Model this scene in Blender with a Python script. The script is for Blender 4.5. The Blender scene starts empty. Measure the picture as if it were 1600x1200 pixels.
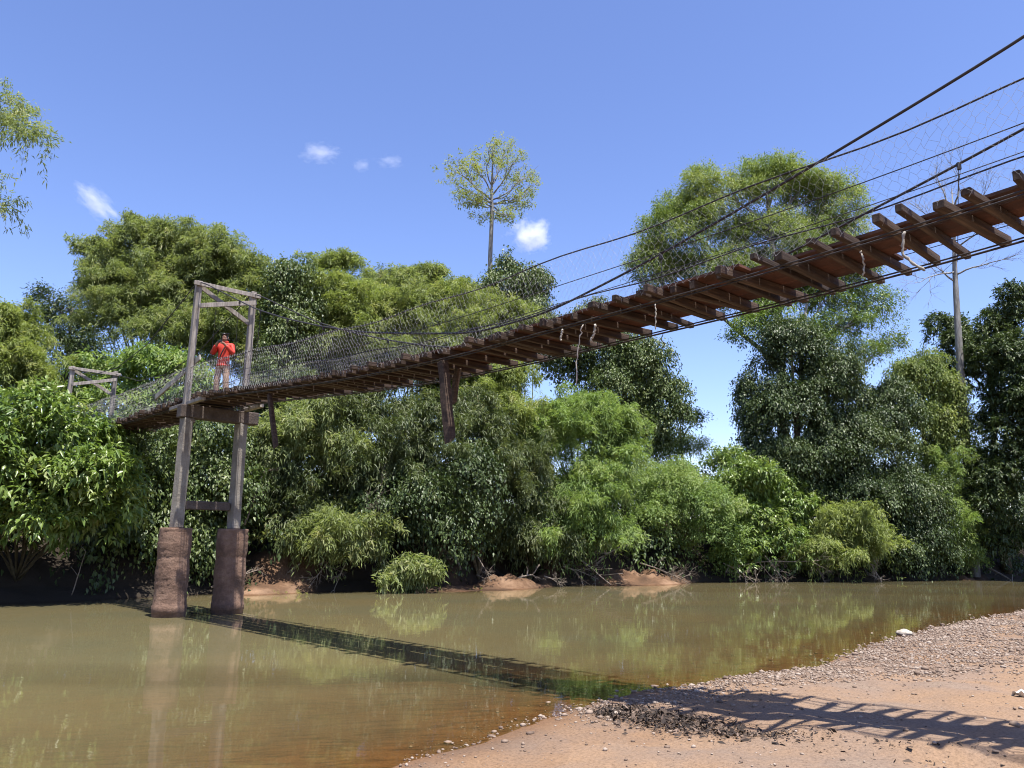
import bpy, bmesh, math, random
import numpy as np
from mathutils import Vector, Matrix

# ------------------------------------------------------------------ basics
SC = bpy.context.scene
C = SC.collection
R = math.radians
F, PITCH, ROLL, CAMH = 1248.0, R(11.3), 0.010, 2.0
rng = np.random.default_rng(7)
random.seed(7)


def ray(px, py):
    a, b = (px - 800) / F, (600 - py) / F
    a, b = a * math.cos(ROLL) - b * math.sin(ROLL), a * math.sin(ROLL) + b * math.cos(ROLL)
    c, s = math.cos(PITCH), math.sin(PITCH)
    return np.array([a, c - b * s, s + b * c])


def at(px, py, D):
    """the world point that lies D metres ahead in that direction of the survey photo"""
    v = ray(px, py)
    return v * (D / v[1]) + np.array([0, 0, CAMH])


def on_level(px, py, z=0.0):
    v = ray(px, py)
    return v * ((z - CAMH) / v[2]) + np.array([0, 0, CAMH])


def unit(v):
    v = np.asarray(v, float)
    return v / (np.linalg.norm(v, axis=-1, keepdims=True) + 1e-9)


# ------------------------------------------------------------------ materials
def mat(name):
    m = bpy.data.materials.new(name)
    m.use_nodes = True
    nt = m.node_tree
    nt.nodes.clear()
    out = nt.nodes.new('ShaderNodeOutputMaterial')
    return m, nt, out


def node(nt, kind, **kw):
    n = nt.nodes.new(kind)
    for k, v in kw.items():
        if k in n.inputs:
            n.inputs[k].default_value = v
        else:
            setattr(n, k, v)
    return n


def ramp(nt, stops, interp='LINEAR'):
    n = nt.nodes.new('ShaderNodeValToRGB')
    cr = n.color_ramp
    cr.interpolation = interp
    while len(cr.elements) < len(stops):
        cr.elements.new(0.5)
    for e, (p, c) in zip(cr.elements, stops):
        e.position = p
        e.color = (c[0], c[1], c[2], 1)
    return n


def leaf_mat(name, cols, translucent=0.32, rough=0.5, spec=0.35):
    m, nt, out = mat(name)
    L = nt.links.new
    a = node(nt, 'ShaderNodeAttribute', attribute_name='tone')
    k = len(cols)
    rp = ramp(nt, [(i / max(1, k - 1), c) for i, c in enumerate(cols)])
    L(a.outputs['Fac'], rp.inputs['Fac'])
    p = node(nt, 'ShaderNodeBsdfPrincipled', Roughness=rough)
    p.inputs['Specular IOR Level'].default_value = spec
    L(rp.outputs['Color'], p.inputs['Base Color'])
    t = node(nt, 'ShaderNodeBsdfTranslucent')
    g = node(nt, 'ShaderNodeMixRGB', blend_type='MULTIPLY')
    g.inputs['Fac'].default_value = 1
    g.inputs['Color2'].default_value = (1.3, 1.35, 0.8, 1)
    L(rp.outputs['Color'], g.inputs['Color1'])
    L(g.outputs['Color'], t.inputs['Color'])
    mx = node(nt, 'ShaderNodeMixShader')
    mx.inputs['Fac'].default_value = translucent
    L(p.outputs[0], mx.inputs[1])
    L(t.outputs[0], mx.inputs[2])
    L(mx.outputs[0], out.inputs['Surface'])
    return m


def rough_mat(name, cols, scale=6.0, rough=0.85, bump=0.3, detail=6, stretch=(1, 1, 1), bump_scale=None, spec=0.3, metal=0.0):
    m, nt, out = mat(name)
    L = nt.links.new
    tc = node(nt, 'ShaderNodeTexCoord')
    mp = node(nt, 'ShaderNodeMapping')
    mp.inputs['Scale'].default_value = stretch
    L(tc.outputs['Object'], mp.inputs['Vector'])
    n = node(nt, 'ShaderNodeTexNoise', Scale=scale, Detail=detail, Roughness=0.65)
    L(mp.outputs[0], n.inputs['Vector'])
    k = len(cols)
    rp = ramp(nt, [(0.3 + 0.4 * i / max(1, k - 1), c) for i, c in enumerate(cols)])
    L(n.outputs['Fac'], rp.inputs['Fac'])
    p = node(nt, 'ShaderNodeBsdfPrincipled', Roughness=rough, Metallic=metal)
    p.inputs['Specular IOR Level'].default_value = spec
    # every piece its own shade
    oi = node(nt, 'ShaderNodeObjectInfo')
    hsv = node(nt, 'ShaderNodeHueSaturation')
    mr = node(nt, 'ShaderNodeMapRange')
    mr.inputs['To Min'].default_value = 0.72
    mr.inputs['To Max'].default_value = 1.22
    L(oi.outputs['Random'], mr.inputs['Value'])
    L(mr.outputs[0], hsv.inputs['Value'])
    L(rp.outputs['Color'], hsv.inputs['Color'])
    L(hsv.outputs['Color'], p.inputs['Base Color'])
    if bump:
        b = node(nt, 'ShaderNodeBump', Strength=bump, Distance=0.02)
        n2 = node(nt, 'ShaderNodeTexNoise', Scale=bump_scale or scale * 5, Detail=5, Roughness=0.7)
        L(mp.outputs[0], n2.inputs['Vector'])
        L(n2.outputs['Fac'], b.inputs['Height'])
        L(b.outputs[0], p.inputs['Normal'])
    L(p.outputs[0], out.inputs['Surface'])
    return m


def plain(name, col, rough=0.6, metal=0.0, spec=0.4):
    m, nt, out = mat(name)
    n = node(nt, 'ShaderNodeTexNoise', Scale=9.0, Detail=4)
    tc = node(nt, 'ShaderNodeTexCoord')
    nt.links.new(tc.outputs['Object'], n.inputs['Vector'])
    rp = ramp(nt, [(0.3, [c * 0.75 for c in col]), (0.7, [min(1, c * 1.2) for c in col])])
    nt.links.new(n.outputs['Fac'], rp.inputs['Fac'])
    p = node(nt, 'ShaderNodeBsdfPrincipled', Roughness=rough, Metallic=metal)
    p.inputs['Specular IOR Level'].default_value = spec
    nt.links.new(rp.outputs['Color'], p.inputs['Base Color'])
    nt.links.new(p.outputs[0], out.inputs['Surface'])
    return m


M = {}
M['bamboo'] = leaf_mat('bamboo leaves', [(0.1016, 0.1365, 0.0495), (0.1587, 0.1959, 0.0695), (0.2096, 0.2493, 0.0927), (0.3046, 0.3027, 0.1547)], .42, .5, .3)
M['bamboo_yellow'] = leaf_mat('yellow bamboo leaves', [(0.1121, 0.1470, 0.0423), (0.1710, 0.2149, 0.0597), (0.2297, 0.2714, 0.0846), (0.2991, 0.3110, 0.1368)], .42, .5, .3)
M['bamboo_shaded'] = leaf_mat('shaded bamboo leaves', [(0.0453, 0.0645, 0.0226), (0.0739, 0.0994, 0.0364), (0.1094, 0.1344, 0.0490), (0.1538, 0.1630, 0.0815)], .3, .45, .3)  # bamboo leaf colour with the shade of the bank put in
M['bright'] = leaf_mat('bright leaves', [(0.1017, 0.1653, 0.0467), (0.1494, 0.2223, 0.0613), (0.1974, 0.2679, 0.0802), (0.2631, 0.3078, 0.1312)], .4, .5, .3)
M['broad'] = leaf_mat('broad glossy leaves', [(0.0747, 0.1243, 0.0303), (0.1172, 0.1826, 0.0387), (0.1764, 0.2408, 0.0572), (0.2344, 0.2621, 0.0975)], .3, .36, .4)
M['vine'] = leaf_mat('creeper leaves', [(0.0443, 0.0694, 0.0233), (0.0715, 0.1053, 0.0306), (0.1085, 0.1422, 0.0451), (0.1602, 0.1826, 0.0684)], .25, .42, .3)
M['dark'] = leaf_mat('dark and shaded leaves', [(0.0304, 0.0495, 0.0173), (0.0461, 0.0714, 0.0235), (0.0712, 0.1018, 0.0334), (0.1027, 0.1304, 0.0483)], .22, .42, .3)  # dark-leaved trees; on bank bushes and undergrowth this colour paints the shade
M['crown'] = leaf_mat('tall tree leaves', [(0.0944, 0.1379, 0.0381), (0.1452, 0.1972, 0.0527), (0.2044, 0.2516, 0.0708), (0.2673, 0.2831, 0.1179)], .38, .45, .25)
M['sparse'] = leaf_mat('thin yellow green leaves', [(0.1513, 0.1820, 0.0390), (0.2144, 0.2470, 0.0540), (0.2648, 0.2800, 0.0705), (0.3026, 0.2990, 0.1170)], .45, .5, .2)
M['bark'] = rough_mat('grey bark', [(0.0994, 0.0918, 0.0816), (0.1987, 0.1944, 0.1808), (0.2981, 0.3024, 0.2916)], 5, .9, .5, stretch=(1, 1, .25))
M['twig'] = rough_mat('dead twig', [(0.1280, 0.0960, 0.0720), (0.2240, 0.1840, 0.1440), (0.3040, 0.2640, 0.2160)], 4, .9, .2)
M['stem'] = rough_mat('brown stem', [(.05, .04, .025), (.10, .08, .045), (.14, .12, .06)], 5, .85, .2)
M['culm'] = rough_mat('bamboo culm', [(.10, .12, .03), (.16, .17, .05), (.2, .18, .08)], 3, .5, .1)
M['timber'] = rough_mat('weathered timber', [(0.0178, 0.0115, 0.0081), (0.0468, 0.0289, 0.0191), (0.0979, 0.0641, 0.0439)], 4, .85, .5, stretch=(.35, 5, 5), bump_scale=14)
M['board'] = rough_mat('red deck board', [(0.0316, 0.0141, 0.0085), (0.0669, 0.0253, 0.0141), (0.1126, 0.0465, 0.0253)], 3, .8, .35, stretch=(1, 1, 1), bump_scale=25)
M['grey_timber'] = rough_mat('grey weathered timber', [(0.1202, 0.1028, 0.0874), (0.2203, 0.1954, 0.1691), (0.3305, 0.2982, 0.2618)], 4, .9, .45, stretch=(4, 4, .5), bump_scale=14)
M['pale_timber'] = rough_mat('pale timber', [(0.1950, 0.1800, 0.1575), (0.2850, 0.2662, 0.2325), (0.3450, 0.3225, 0.2850)], 4, .85, .3, stretch=(2, 2, 2))
M['cable'] = plain('steel cable', (.04, .034, .032), .55, .4)
M['wire'] = plain('galvanised wire', (.40, .39, .37), .5, .1)
M['rope'] = rough_mat('pale rope', [(0.2250, 0.2025, 0.1650), (0.3375, 0.3075, 0.2550), (0.3900, 0.3600, 0.3150)], 12, .9, .3)
M['skin'] = plain('skin', (.22, .11, .07), .55)
M['jacket'] = plain('orange red jacket', (0.4563, 0.0331, 0.0162), .65)
M['trousers'] = plain('khaki trousers', (.30, .20, .14), .85)
M['hair'] = plain('black hair', (.012, .010, .009), .4)
M['black'] = plain('black plastic', (.015, .015, .016), .35)
M['strap'] = plain('dark strap', (.03, .022, .022), .7)
M['white'] = plain('white plastic', (.7, .69, .66), .5)


def concrete(name, cols, band):
    m, nt, out = mat(name)
    L = nt.links.new
    tc = node(nt, 'ShaderNodeTexCoord')
    n = node(nt, 'ShaderNodeTexNoise', Scale=2.2, Detail=8, Roughness=.7)
    L(tc.outputs['Object'], n.inputs['Vector'])
    sx = node(nt, 'ShaderNodeSeparateXYZ')
    L(tc.outputs['Object'], sx.inputs[0])
    rp = ramp(nt, [(.3, cols[0]), (.5, cols[1]), (.72, cols[2])])
    L(n.outputs['Fac'], rp.inputs['Fac'])
    # waterline stain: dark wet ring just above the water, silt above it
    z = node(nt, 'ShaderNodeMapRange')
    z.inputs['From Min'].default_value = 0.05
    z.inputs['From Max'].default_value = band
    ad = node(nt, 'ShaderNodeMath', operation='MULTIPLY_ADD')
    ad.inputs[1].default_value = .5
    L(n.outputs['Fac'], ad.inputs[0])
    L(sx.outputs['Z'], ad.inputs[2])
    L(ad.outputs[0], z.inputs['Value'])
    mx = node(nt, 'ShaderNodeMixRGB')
    mx.inputs['Color1'].default_value = (.035, .028, .022, 1)
    L(z.outputs[0], mx.inputs['Fac'])
    L(rp.outputs['Color'], mx.inputs['Color2'])
    p = node(nt, 'ShaderNodeBsdfPrincipled', Roughness=.9)
    L(mx.outputs[0], p.inputs['Base Color'])
    n2 = node(nt, 'ShaderNodeTexNoise', Scale=16, Detail=6, Roughness=.75)
    L(tc.outputs['Object'], n2.inputs['Vector'])
    b = node(nt, 'ShaderNodeBump', Strength=.9, Distance=.04)
    L(n2.outputs['Fac'], b.inputs['Height'])
    L(b.outputs[0], p.inputs['Normal'])
    L(p.outputs[0], out.inputs['Surface'])
    return m


M['pier'] = concrete('brown pier concrete', [(0.0666, 0.0387, 0.0260), (0.1408, 0.0820, 0.0548), (0.2348, 0.1490, 0.1029)], .35)
M['column'] = concrete('grey column concrete', [(0.1234, 0.1029, 0.0848), (0.1975, 0.1742, 0.1436), (0.2716, 0.2454, 0.2065)], .1)
M['beam'] = concrete('dark beam concrete', [(0.0360, 0.0272, 0.0224), (0.0680, 0.0496, 0.0400), (0.1280, 0.1040, 0.0880)], .1)


# ------------------------------------------------------------------ mesh helpers
class MB:
    """collects solids into ONE mesh"""

    def __init__(s):
        s.v, s.f, s.n = [], [], 0

    def add(s, V, Fc):
        V = np.asarray(V, float)
        s.v.append(V)
        s.f.extend([tuple(i + s.n for i in f) for f in Fc])
        s.n += len(V)

    def box(s, c, ax, ay, az):
        """centre and three half-axis vectors"""
        c, ax, ay, az = map(np.asarray, (c, ax, ay, az))
        V = [c + i * ax + j * ay + k * az for i in (-1, 1) for j in (-1, 1) for k in (-1, 1)]
        s.add(V, [(0, 1, 3, 2), (4, 6, 7, 5), (0, 4, 5, 1), (2, 3, 7, 6), (0, 2, 6, 4), (1, 5, 7, 3)])

    def beam(s, a, b, w, h, up=(0, 0, 1)):
        a, b = np.asarray(a, float), np.asarray(b, float)
        d = unit(b - a)
        sd = unit(np.cross(d, up))
        u = np.cross(sd, d)
        s.box((a + b) / 2, (b - a) / 2, sd * w / 2, u * h / 2)

    def tube(s, pts, rad, sides=6, cap=True):
        P = np.asarray(pts, float)
        n = len(P)
        rad = np.broadcast_to(np.asarray(rad, float), (n,))
        T = np.gradient(P, axis=0)
        T = unit(T)
        ref = np.array([0.31, 0.17, 0.93])
        if abs(T.mean(0) @ unit(ref)) > .9:
            ref = np.array([.93, .1, .2])
        A = unit(np.cross(T, ref))
        B = np.cross(T, A)
        th = np.arange(sides) * 2 * np.pi / sides
        V = P[:, None] + rad[:, None, None] * (A[:, None] * np.cos(th)[None, :, None] + B[:, None] * np.sin(th)[None, :, None])
        V = V.reshape(-1, 3)
        Fc = []
        for i in range(n - 1):
            for j in range(sides):
                k = (j + 1) % sides
                Fc.append((i * sides + j, i * sides + k, (i + 1) * sides + k, (i + 1) * sides + j))
        if cap:
            Fc.append(tuple(range(sides))[::-1])
            Fc.append(tuple((n - 1) * sides + j for j in range(sides)))
        s.add(V, Fc)

    def lathe(s, base, prof, sides=32, axis=(0, 0, 1), wob=0.0):
        base = np.asarray(base, float)
        th = np.arange(sides) * 2 * np.pi / sides
        V, Fc = [], []
        for (r, z) in prof:
            w = 1 + wob * np.sin(th * 3 + z * 1.2) * .25 + (wob * 1.0 * rng.normal(size=sides) if wob else 0)
            V.append(np.stack([base[0] + r * w * np.cos(th) + axis[0] * z, base[1] + r * w * np.sin(th) + axis[1] * z, np.full(sides, base[2] + z)], 1))
        for i in range(len(prof) - 1):
            for j in range(sides):
                k = (j + 1) % sides
                Fc.append((i * sides + j, i * sides + k, (i + 1) * sides + k, (i + 1) * sides + j))
        Fc.append(tuple(range(sides))[::-1])
        Fc.append(tuple((len(prof) - 1) * sides + j for j in range(sides)))
        s.add(np.concatenate(V), Fc)

    def build(s, name, m, parent=None, smooth=False, bevel=0.0, origin=None):
        V = np.concatenate(s.v)
        if origin is not None:
            V = V - np.asarray(origin)
        me = bpy.data.meshes.new(name)
        me.from_pydata(V.tolist(), [], s.f)
        me.update()
        if smooth:
            me.polygons.foreach_set('use_smooth', [True] * len(me.polygons))
        o = bpy.data.objects.new(name, me)
        C.objects.link(o)
        me.materials.append(m)
        if origin is not None:
            o.location = origin
        if parent is not None:
            o.parent = parent
            o.matrix_parent_inverse = parent.matrix_basis.inverted()
        if bevel:
            b = o.modifiers.new('bevel', 'BEVEL')
            b.width = bevel
            b.segments = 1
        return o


def tag(o, label=None, cat=None, group=None, kind=None):
    if label:
        o['label'] = label
    if cat:
        o['category'] = cat
    if group:
        o['group'] = group
    if kind:
        o['kind'] = kind
    return o


def empty(name, loc, label, cat, group=None):
    o = bpy.data.objects.new(name, None)
    C.objects.link(o)
    o.location = loc
    o.empty_display_size = .3
    return tag(o, label, cat, group)


def tri_mesh(name, V, T, m, tone=None, parent=None):
    """fast mesh from arrays: V (n,3), T (k,3)"""
    me = bpy.data.meshes.new(name)
    V = np.ascontiguousarray(V, np.float32)
    T = np.ascontiguousarray(T, np.int32)
    me.vertices.add(len(V))
    me.vertices.foreach_set('co', V.ravel())
    me.loops.add(T.size)
    me.loops.foreach_set('vertex_index', T.ravel())
    me.polygons.add(len(T))
    me.polygons.foreach_set('loop_start', np.arange(0, T.size, 3, dtype=np.int32))
    me.update(calc_edges=True)
    if tone is not None:
        a = me.attributes.new('tone', 'FLOAT', 'FACE')
        a.data.foreach_set('value', np.ascontiguousarray(tone, np.float32))
    o = bpy.data.objects.new(name, me)
    C.objects.link(o)
    me.materials.append(m)
    if parent is not None:
        o.parent = parent
        o.matrix_parent_inverse = parent.matrix_basis.inverted()
    return o


# ------------------------------------------------------------------ terrain
FAR_X = np.array([-400, -60, -35, -25, -20, -15.7, -12.4, -8.7, -3.9, 2.3, 10.7, 19.1, 29.5, 34.4, 60, 150, 400])
FAR_Y = np.array([-300, -20, 6, 15, 21, 26.0, 29.4, 33.4, 34.6, 40.4, 45.3, 48.8, 53.3, 55.2, 62, 72, 90])
NEAR_Y = np.array([-400, -30, -10, 0, 5, 7.81, 9.03, 10.4, 11.04, 11.76, 12.33, 13.65, 15.19, 17.72, 20.5, 27, 36, 45, 60, 400])
NEAR_X = np.array([-30, -7, -4, -2.4, -1.5, -.9, .04, .83, 1.38, 1.92, 2.86, 4.94, 5.98, 7.81, 10.33, 16.8, 29, 50, 120, 420])


def lattice(ix, iy, seed):
    h = (ix.astype(np.int64) * 374761393 + iy.astype(np.int64) * 668265263 + seed * 982451653) & 0x7fffffff
    h = ((h ^ (h >> 13)) * 1274126177) & 0x7fffffff
    return ((h ^ (h >> 16)) & 0xffff) / 65535.0


def vnoise(x, y, seed=0):
    ix, iy = np.floor(x), np.floor(y)
    fx, fy = x - ix, y - iy
    fx, fy = fx * fx * (3 - 2 * fx), fy * fy * (3 - 2 * fy)
    a, b = lattice(ix, iy, seed), lattice(ix + 1, iy, seed)
    c, d = lattice(ix, iy + 1, seed), lattice(ix + 1, iy + 1, seed)
    return (a * (1 - fx) + b * fx) * (1 - fy) + (c * (1 - fx) + d * fx) * fy - .5


def fbm(x, y, s, seed=0, o=4):
    r = 0
    for i in range(o):
        r = r + vnoise(x * s * 2 ** i, y * s * 2 ** i, seed + i) * .5 ** i
    return r


def near_d(x, y):
    """metres inland on the sand bar (negative in the river)"""
    xs = np.interp(y, NEAR_Y, NEAR_X)
    e = .3
    sl = (np.interp(y + e, NEAR_Y, NEAR_X) - np.interp(y - e, NEAR_Y, NEAR_X)) / (2 * e)
    return (x - xs) / np.sqrt(1 + sl * sl) + .25 * fbm(x, y, .55, 3)


def far_d(x, y):
    ys = np.interp(x, FAR_X, FAR_Y)
    e = .8
    sl = (np.interp(x + e, FAR_X, FAR_Y) - np.interp(x - e, FAR_X, FAR_Y)) / (2 * e)
    pr = 1.3 * np.exp(-((x + .4) / 2.3) ** 4) + 1.6 * np.exp(-((x - 7.0) / 2.4) ** 4) + .8 * np.exp(-((x + 9.3) / 1.1) ** 4) + 1.2 * np.exp(-((x - 30) / 1.0) ** 4)
    return (y - ys) / np.sqrt(1 + sl * sl) + .9 * fbm(x, y, .35, 11) + pr


def height(x, y):
    dn, df = near_d(x, y), far_d(x, y)
    bed = np.maximum(-1.4, np.maximum(np.minimum(dn, 0) * .055, -1.4))
    bed = np.maximum(bed, -1.4)
    bedf = np.maximum(-1.4, np.minimum(df, 0) * .45)
    bed = np.maximum(bed, bedf) + .03 * fbm(x, y, .8, 5) * np.clip(-dn, 0, 1)
    pos = np.clip(dn, 0, None)
    sand = .034 * np.minimum(pos, 5) + .03 * np.clip(pos - 5, 0, 12) + np.clip(pos, 0, 1.5) * (.07 * fbm(x, y, .5, 21) + .035 * fbm(x, y, 2.2, 31, 3))
    # a little scarp cut into the sand by flood water
    sc = (y - (7.9 - .42 * (x - 3.2) + .25 * vnoise(x * 1.7, y * 0, 77)))
    sand = sand + np.where(x > 2.7, np.clip((x - 2.7) / .5, 0, 1), 0) * .09 / (1 + np.exp(-sc * 16)) * np.clip((6.5 - x) / 1.5, 0, 1)
    sand = np.maximum(sand, .035 * np.clip(pos / .5, 0, 1))
    fp = np.clip(df, 0, None)
    hp = np.exp(-((x + .4) / 2.2) ** 4) + np.exp(-((x - 7.0) / 2.3) ** 4) + np.exp(-((x - 30) / 1.0) ** 4)
    land = .55 * (1 - np.exp(-fp / 1.2)) + 3.05 * (1 - np.exp(-np.clip(fp - 1.2 - 1.9 * hp, 0, None) / 3.2)) + .8 * (1 - np.exp(-fp / 30))
    land = land + hp * (-.26 + .5 * fbm(x, y, 1.3, 47) + .22 * fbm(x, y, 4.0, 49)) * (1 - np.exp(-fp / .8))
    land = land + np.clip(fp, 0, 2) * .35 * fbm(x, y, .5, 41)
    return np.where(df > 0, land, np.where(dn > 0, sand, np.minimum(bed, -.004)))


def hz(x, y):
    return float(height(np.array([float(x)]), np.array([float(y)]))[0])


def graded(lo, hi, dense_lo, dense_hi, step, far_n):
    a = np.arange(dense_lo, dense_hi + step / 2, step)
    l = dense_lo - np.geomspace(step, dense_lo - lo, far_n)[::-1]
    r = dense_hi + np.geomspace(step, hi - dense_hi, far_n)
    return np.concatenate([l, a, r])


def grid_mesh(name, xs, ys, zf, m):
    X, Y = np.meshgrid(xs, ys)
    Z = zf(X.ravel(), Y.ravel())
    V = np.stack([X.ravel(), Y.ravel(), Z], 1)
    nx, ny = len(xs), len(ys)
    i = (np.arange(ny - 1)[:, None] * nx + np.arange(nx - 1)[None]).ravel()
    T = np.concatenate([np.stack([i, i + 1, i + nx + 1], 1), np.stack([i, i + nx + 1, i + nx], 1)])
    o = tri_mesh(name, V, T, m)
    o.data.polygons.foreach_set('use_smooth', [True] * len(o.data.polygons))
    return o


def ground_mat():
    m, nt, out = mat('river sand and red earth')
    L = nt.links.new
    tc = node(nt, 'ShaderNodeTexCoord')
    g = node(nt, 'ShaderNodeNewGeometry')
    big = node(nt, 'ShaderNodeTexNoise', Scale=.55, Detail=7, Roughness=.62)
    L(tc.outputs['Object'], big.inputs['Vector'])
    fine = node(nt, 'ShaderNodeTexNoise', Scale=34, Detail=6, Roughness=.75)
    L(tc.outputs['Object'], fine.inputs['Vector'])
    r1 = ramp(nt, [(.30, (0.2367, 0.1471, 0.0807)), (.46, (0.2153, 0.1415, 0.0893)), (.58, (0.1829, 0.1305, 0.0950)), (.72, (0.2260, 0.1721, 0.1238))])
    L(big.outputs['Fac'], r1.inputs['Fac'])
    r2 = ramp(nt, [(.3, (.5, .46, .43)), (.5, (1, 1, 1)), (.72, (1.3, 1.26, 1.22))])
    L(fine.outputs['Fac'], r2.inputs['Fac'])
    mu = node(nt, 'ShaderNodeMixRGB', blend_type='MULTIPLY')
    mu.inputs['Fac'].default_value = 1
    L(r1.outputs[0], mu.inputs['Color1'])
    L(r2.outputs[0], mu.inputs['Color2'])
    # red laterite on the far bank
    far = node(nt, 'ShaderNodeAttribute', attribute_name='bank')
    r3 = ramp(nt, [(.0, (0.0900, 0.0524, 0.0290)), (.3, (0.0454, 0.0261, 0.0149)), (.5, (0.1102, 0.0617, 0.0336)), (.68, (0.2462, 0.1560, 0.0968))])
    L(big.outputs['Fac'], r3.inputs['Fac'])
    mu2 = node(nt, 'ShaderNodeMixRGB', blend_type='MULTIPLY')
    mu2.inputs['Fac'].default_value = 1
    L(r3.outputs[0], mu2.inputs['Color1'])
    L(r2.outputs[0], mu2.inputs['Color2'])
    mx = node(nt, 'ShaderNodeMixRGB')
    L(far.outputs['Fac'], mx.inputs['Fac'])
    L(mu.outputs[0], mx.inputs['Color1'])
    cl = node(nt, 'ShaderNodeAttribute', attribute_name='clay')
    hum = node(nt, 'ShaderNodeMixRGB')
    hum.inputs['Color1'].default_value = (.024, .018, .012, 1)  # dark soil, with the deep shade under the bushes put into its colour
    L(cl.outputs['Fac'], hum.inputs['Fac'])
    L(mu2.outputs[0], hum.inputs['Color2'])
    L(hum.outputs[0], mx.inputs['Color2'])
    # wet edge and river bed
    sx = node(nt, 'ShaderNodeSeparateXYZ')
    L(g.outputs['Position'], sx.inputs[0])
    wet = node(nt, 'ShaderNodeMapRange')
    wet.inputs['From Min'].default_value = .0
    wet.inputs['From Max'].default_value = .05
    L(sx.outputs['Z'], wet.inputs['Value'])
    wr = ramp(nt, [(0, (.62, .52, .42)), (1, (1, 1, 1))])
    L(wet.outputs[0], wr.inputs['Fac'])
    mu3 = node(nt, 'ShaderNodeMixRGB', blend_type='MULTIPLY')
    mu3.inputs['Fac'].default_value = 1
    L(mx.outputs[0], mu3.inputs['Color1'])
    L(wr.outputs[0], mu3.inputs['Color2'])
    # ripples and dark silt drawn out along the current on the river bed
    mpb = node(nt, 'ShaderNodeMapping')
    mpb.inputs['Scale'].default_value = (1.3, 5.0, 1)
    mpb.inputs['Rotation'].default_value = (0, 0, -.35)
    L(tc.outputs['Object'], mpb.inputs['Vector'])
    rb = node(nt, 'ShaderNodeTexNoise', Scale=1.6, Detail=7, Roughness=.72)
    L(mpb.outputs[0], rb.inputs['Vector'])
    rbr = ramp(nt, [(.36, (.35, .30, .25)), (.5, (.95, .93, .9)), (.66, (1.25, 1.22, 1.15))])
    L(rb.outputs['Fac'], rbr.inputs['Fac'])
    und_ = node(nt, 'ShaderNodeMath', operation='LESS_THAN')
    und_.inputs[1].default_value = -.002
    L(sx.outputs['Z'], und_.inputs[0])
    bedm = node(nt, 'ShaderNodeMixRGB', blend_type='MULTIPLY')
    L(und_.outputs[0], bedm.inputs['Fac'])
    L(mu3.outputs[0], bedm.inputs['Color1'])
    L(rbr.outputs[0], bedm.inputs['Color2'])
    p = node(nt, 'ShaderNodeBsdfPrincipled', Roughness=.92)
    p.inputs['Specular IOR Level'].default_value = .25
    L(bedm.outputs[0], p.inputs['Base Color'])
    v = node(nt, 'ShaderNodeTexNoise', Scale=9, Detail=8, Roughness=.7)
    L(tc.outputs['Object'], v.inputs['Vector'])
    b = node(nt, 'ShaderNodeBump', Strength=.75, Distance=.05)
    L(v.outputs['Fac'], b.inputs['Height'])
    L(b.outputs[0], p.inputs['Normal'])
    L(p.outputs[0], out.inputs['Surface'])
    return m


gx = graded(-1500, 1500, -20, 36, .17, 46)
gy = graded(-300, 3000, 4, 56, .17, 80)
ground = grid_mesh('ground', gx, gy, height, ground_mat())
tag(ground, kind='structure')
co = np.empty(len(ground.data.vertices) * 3, np.float32)
ground.data.vertices.foreach_get('co', co)
co = co.reshape(-1, 3)
bank = np.clip((far_d(co[:, 0], co[:, 1]) + 4) / 3, 0, 1)
cx_, cy_ = co[:, 0], co[:, 1]
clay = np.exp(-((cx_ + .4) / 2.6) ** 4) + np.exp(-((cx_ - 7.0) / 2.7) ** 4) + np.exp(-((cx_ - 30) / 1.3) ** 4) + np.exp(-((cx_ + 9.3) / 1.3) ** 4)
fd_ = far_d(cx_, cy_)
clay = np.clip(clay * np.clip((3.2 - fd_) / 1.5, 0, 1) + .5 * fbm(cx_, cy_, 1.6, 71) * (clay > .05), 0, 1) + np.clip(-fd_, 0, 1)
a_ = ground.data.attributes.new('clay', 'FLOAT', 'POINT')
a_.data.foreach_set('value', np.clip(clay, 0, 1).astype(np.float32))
a_ = ground.data.attributes.new('bank', 'FLOAT', 'POINT')
a_.data.foreach_set('value', bank.astype(np.float32))


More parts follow.
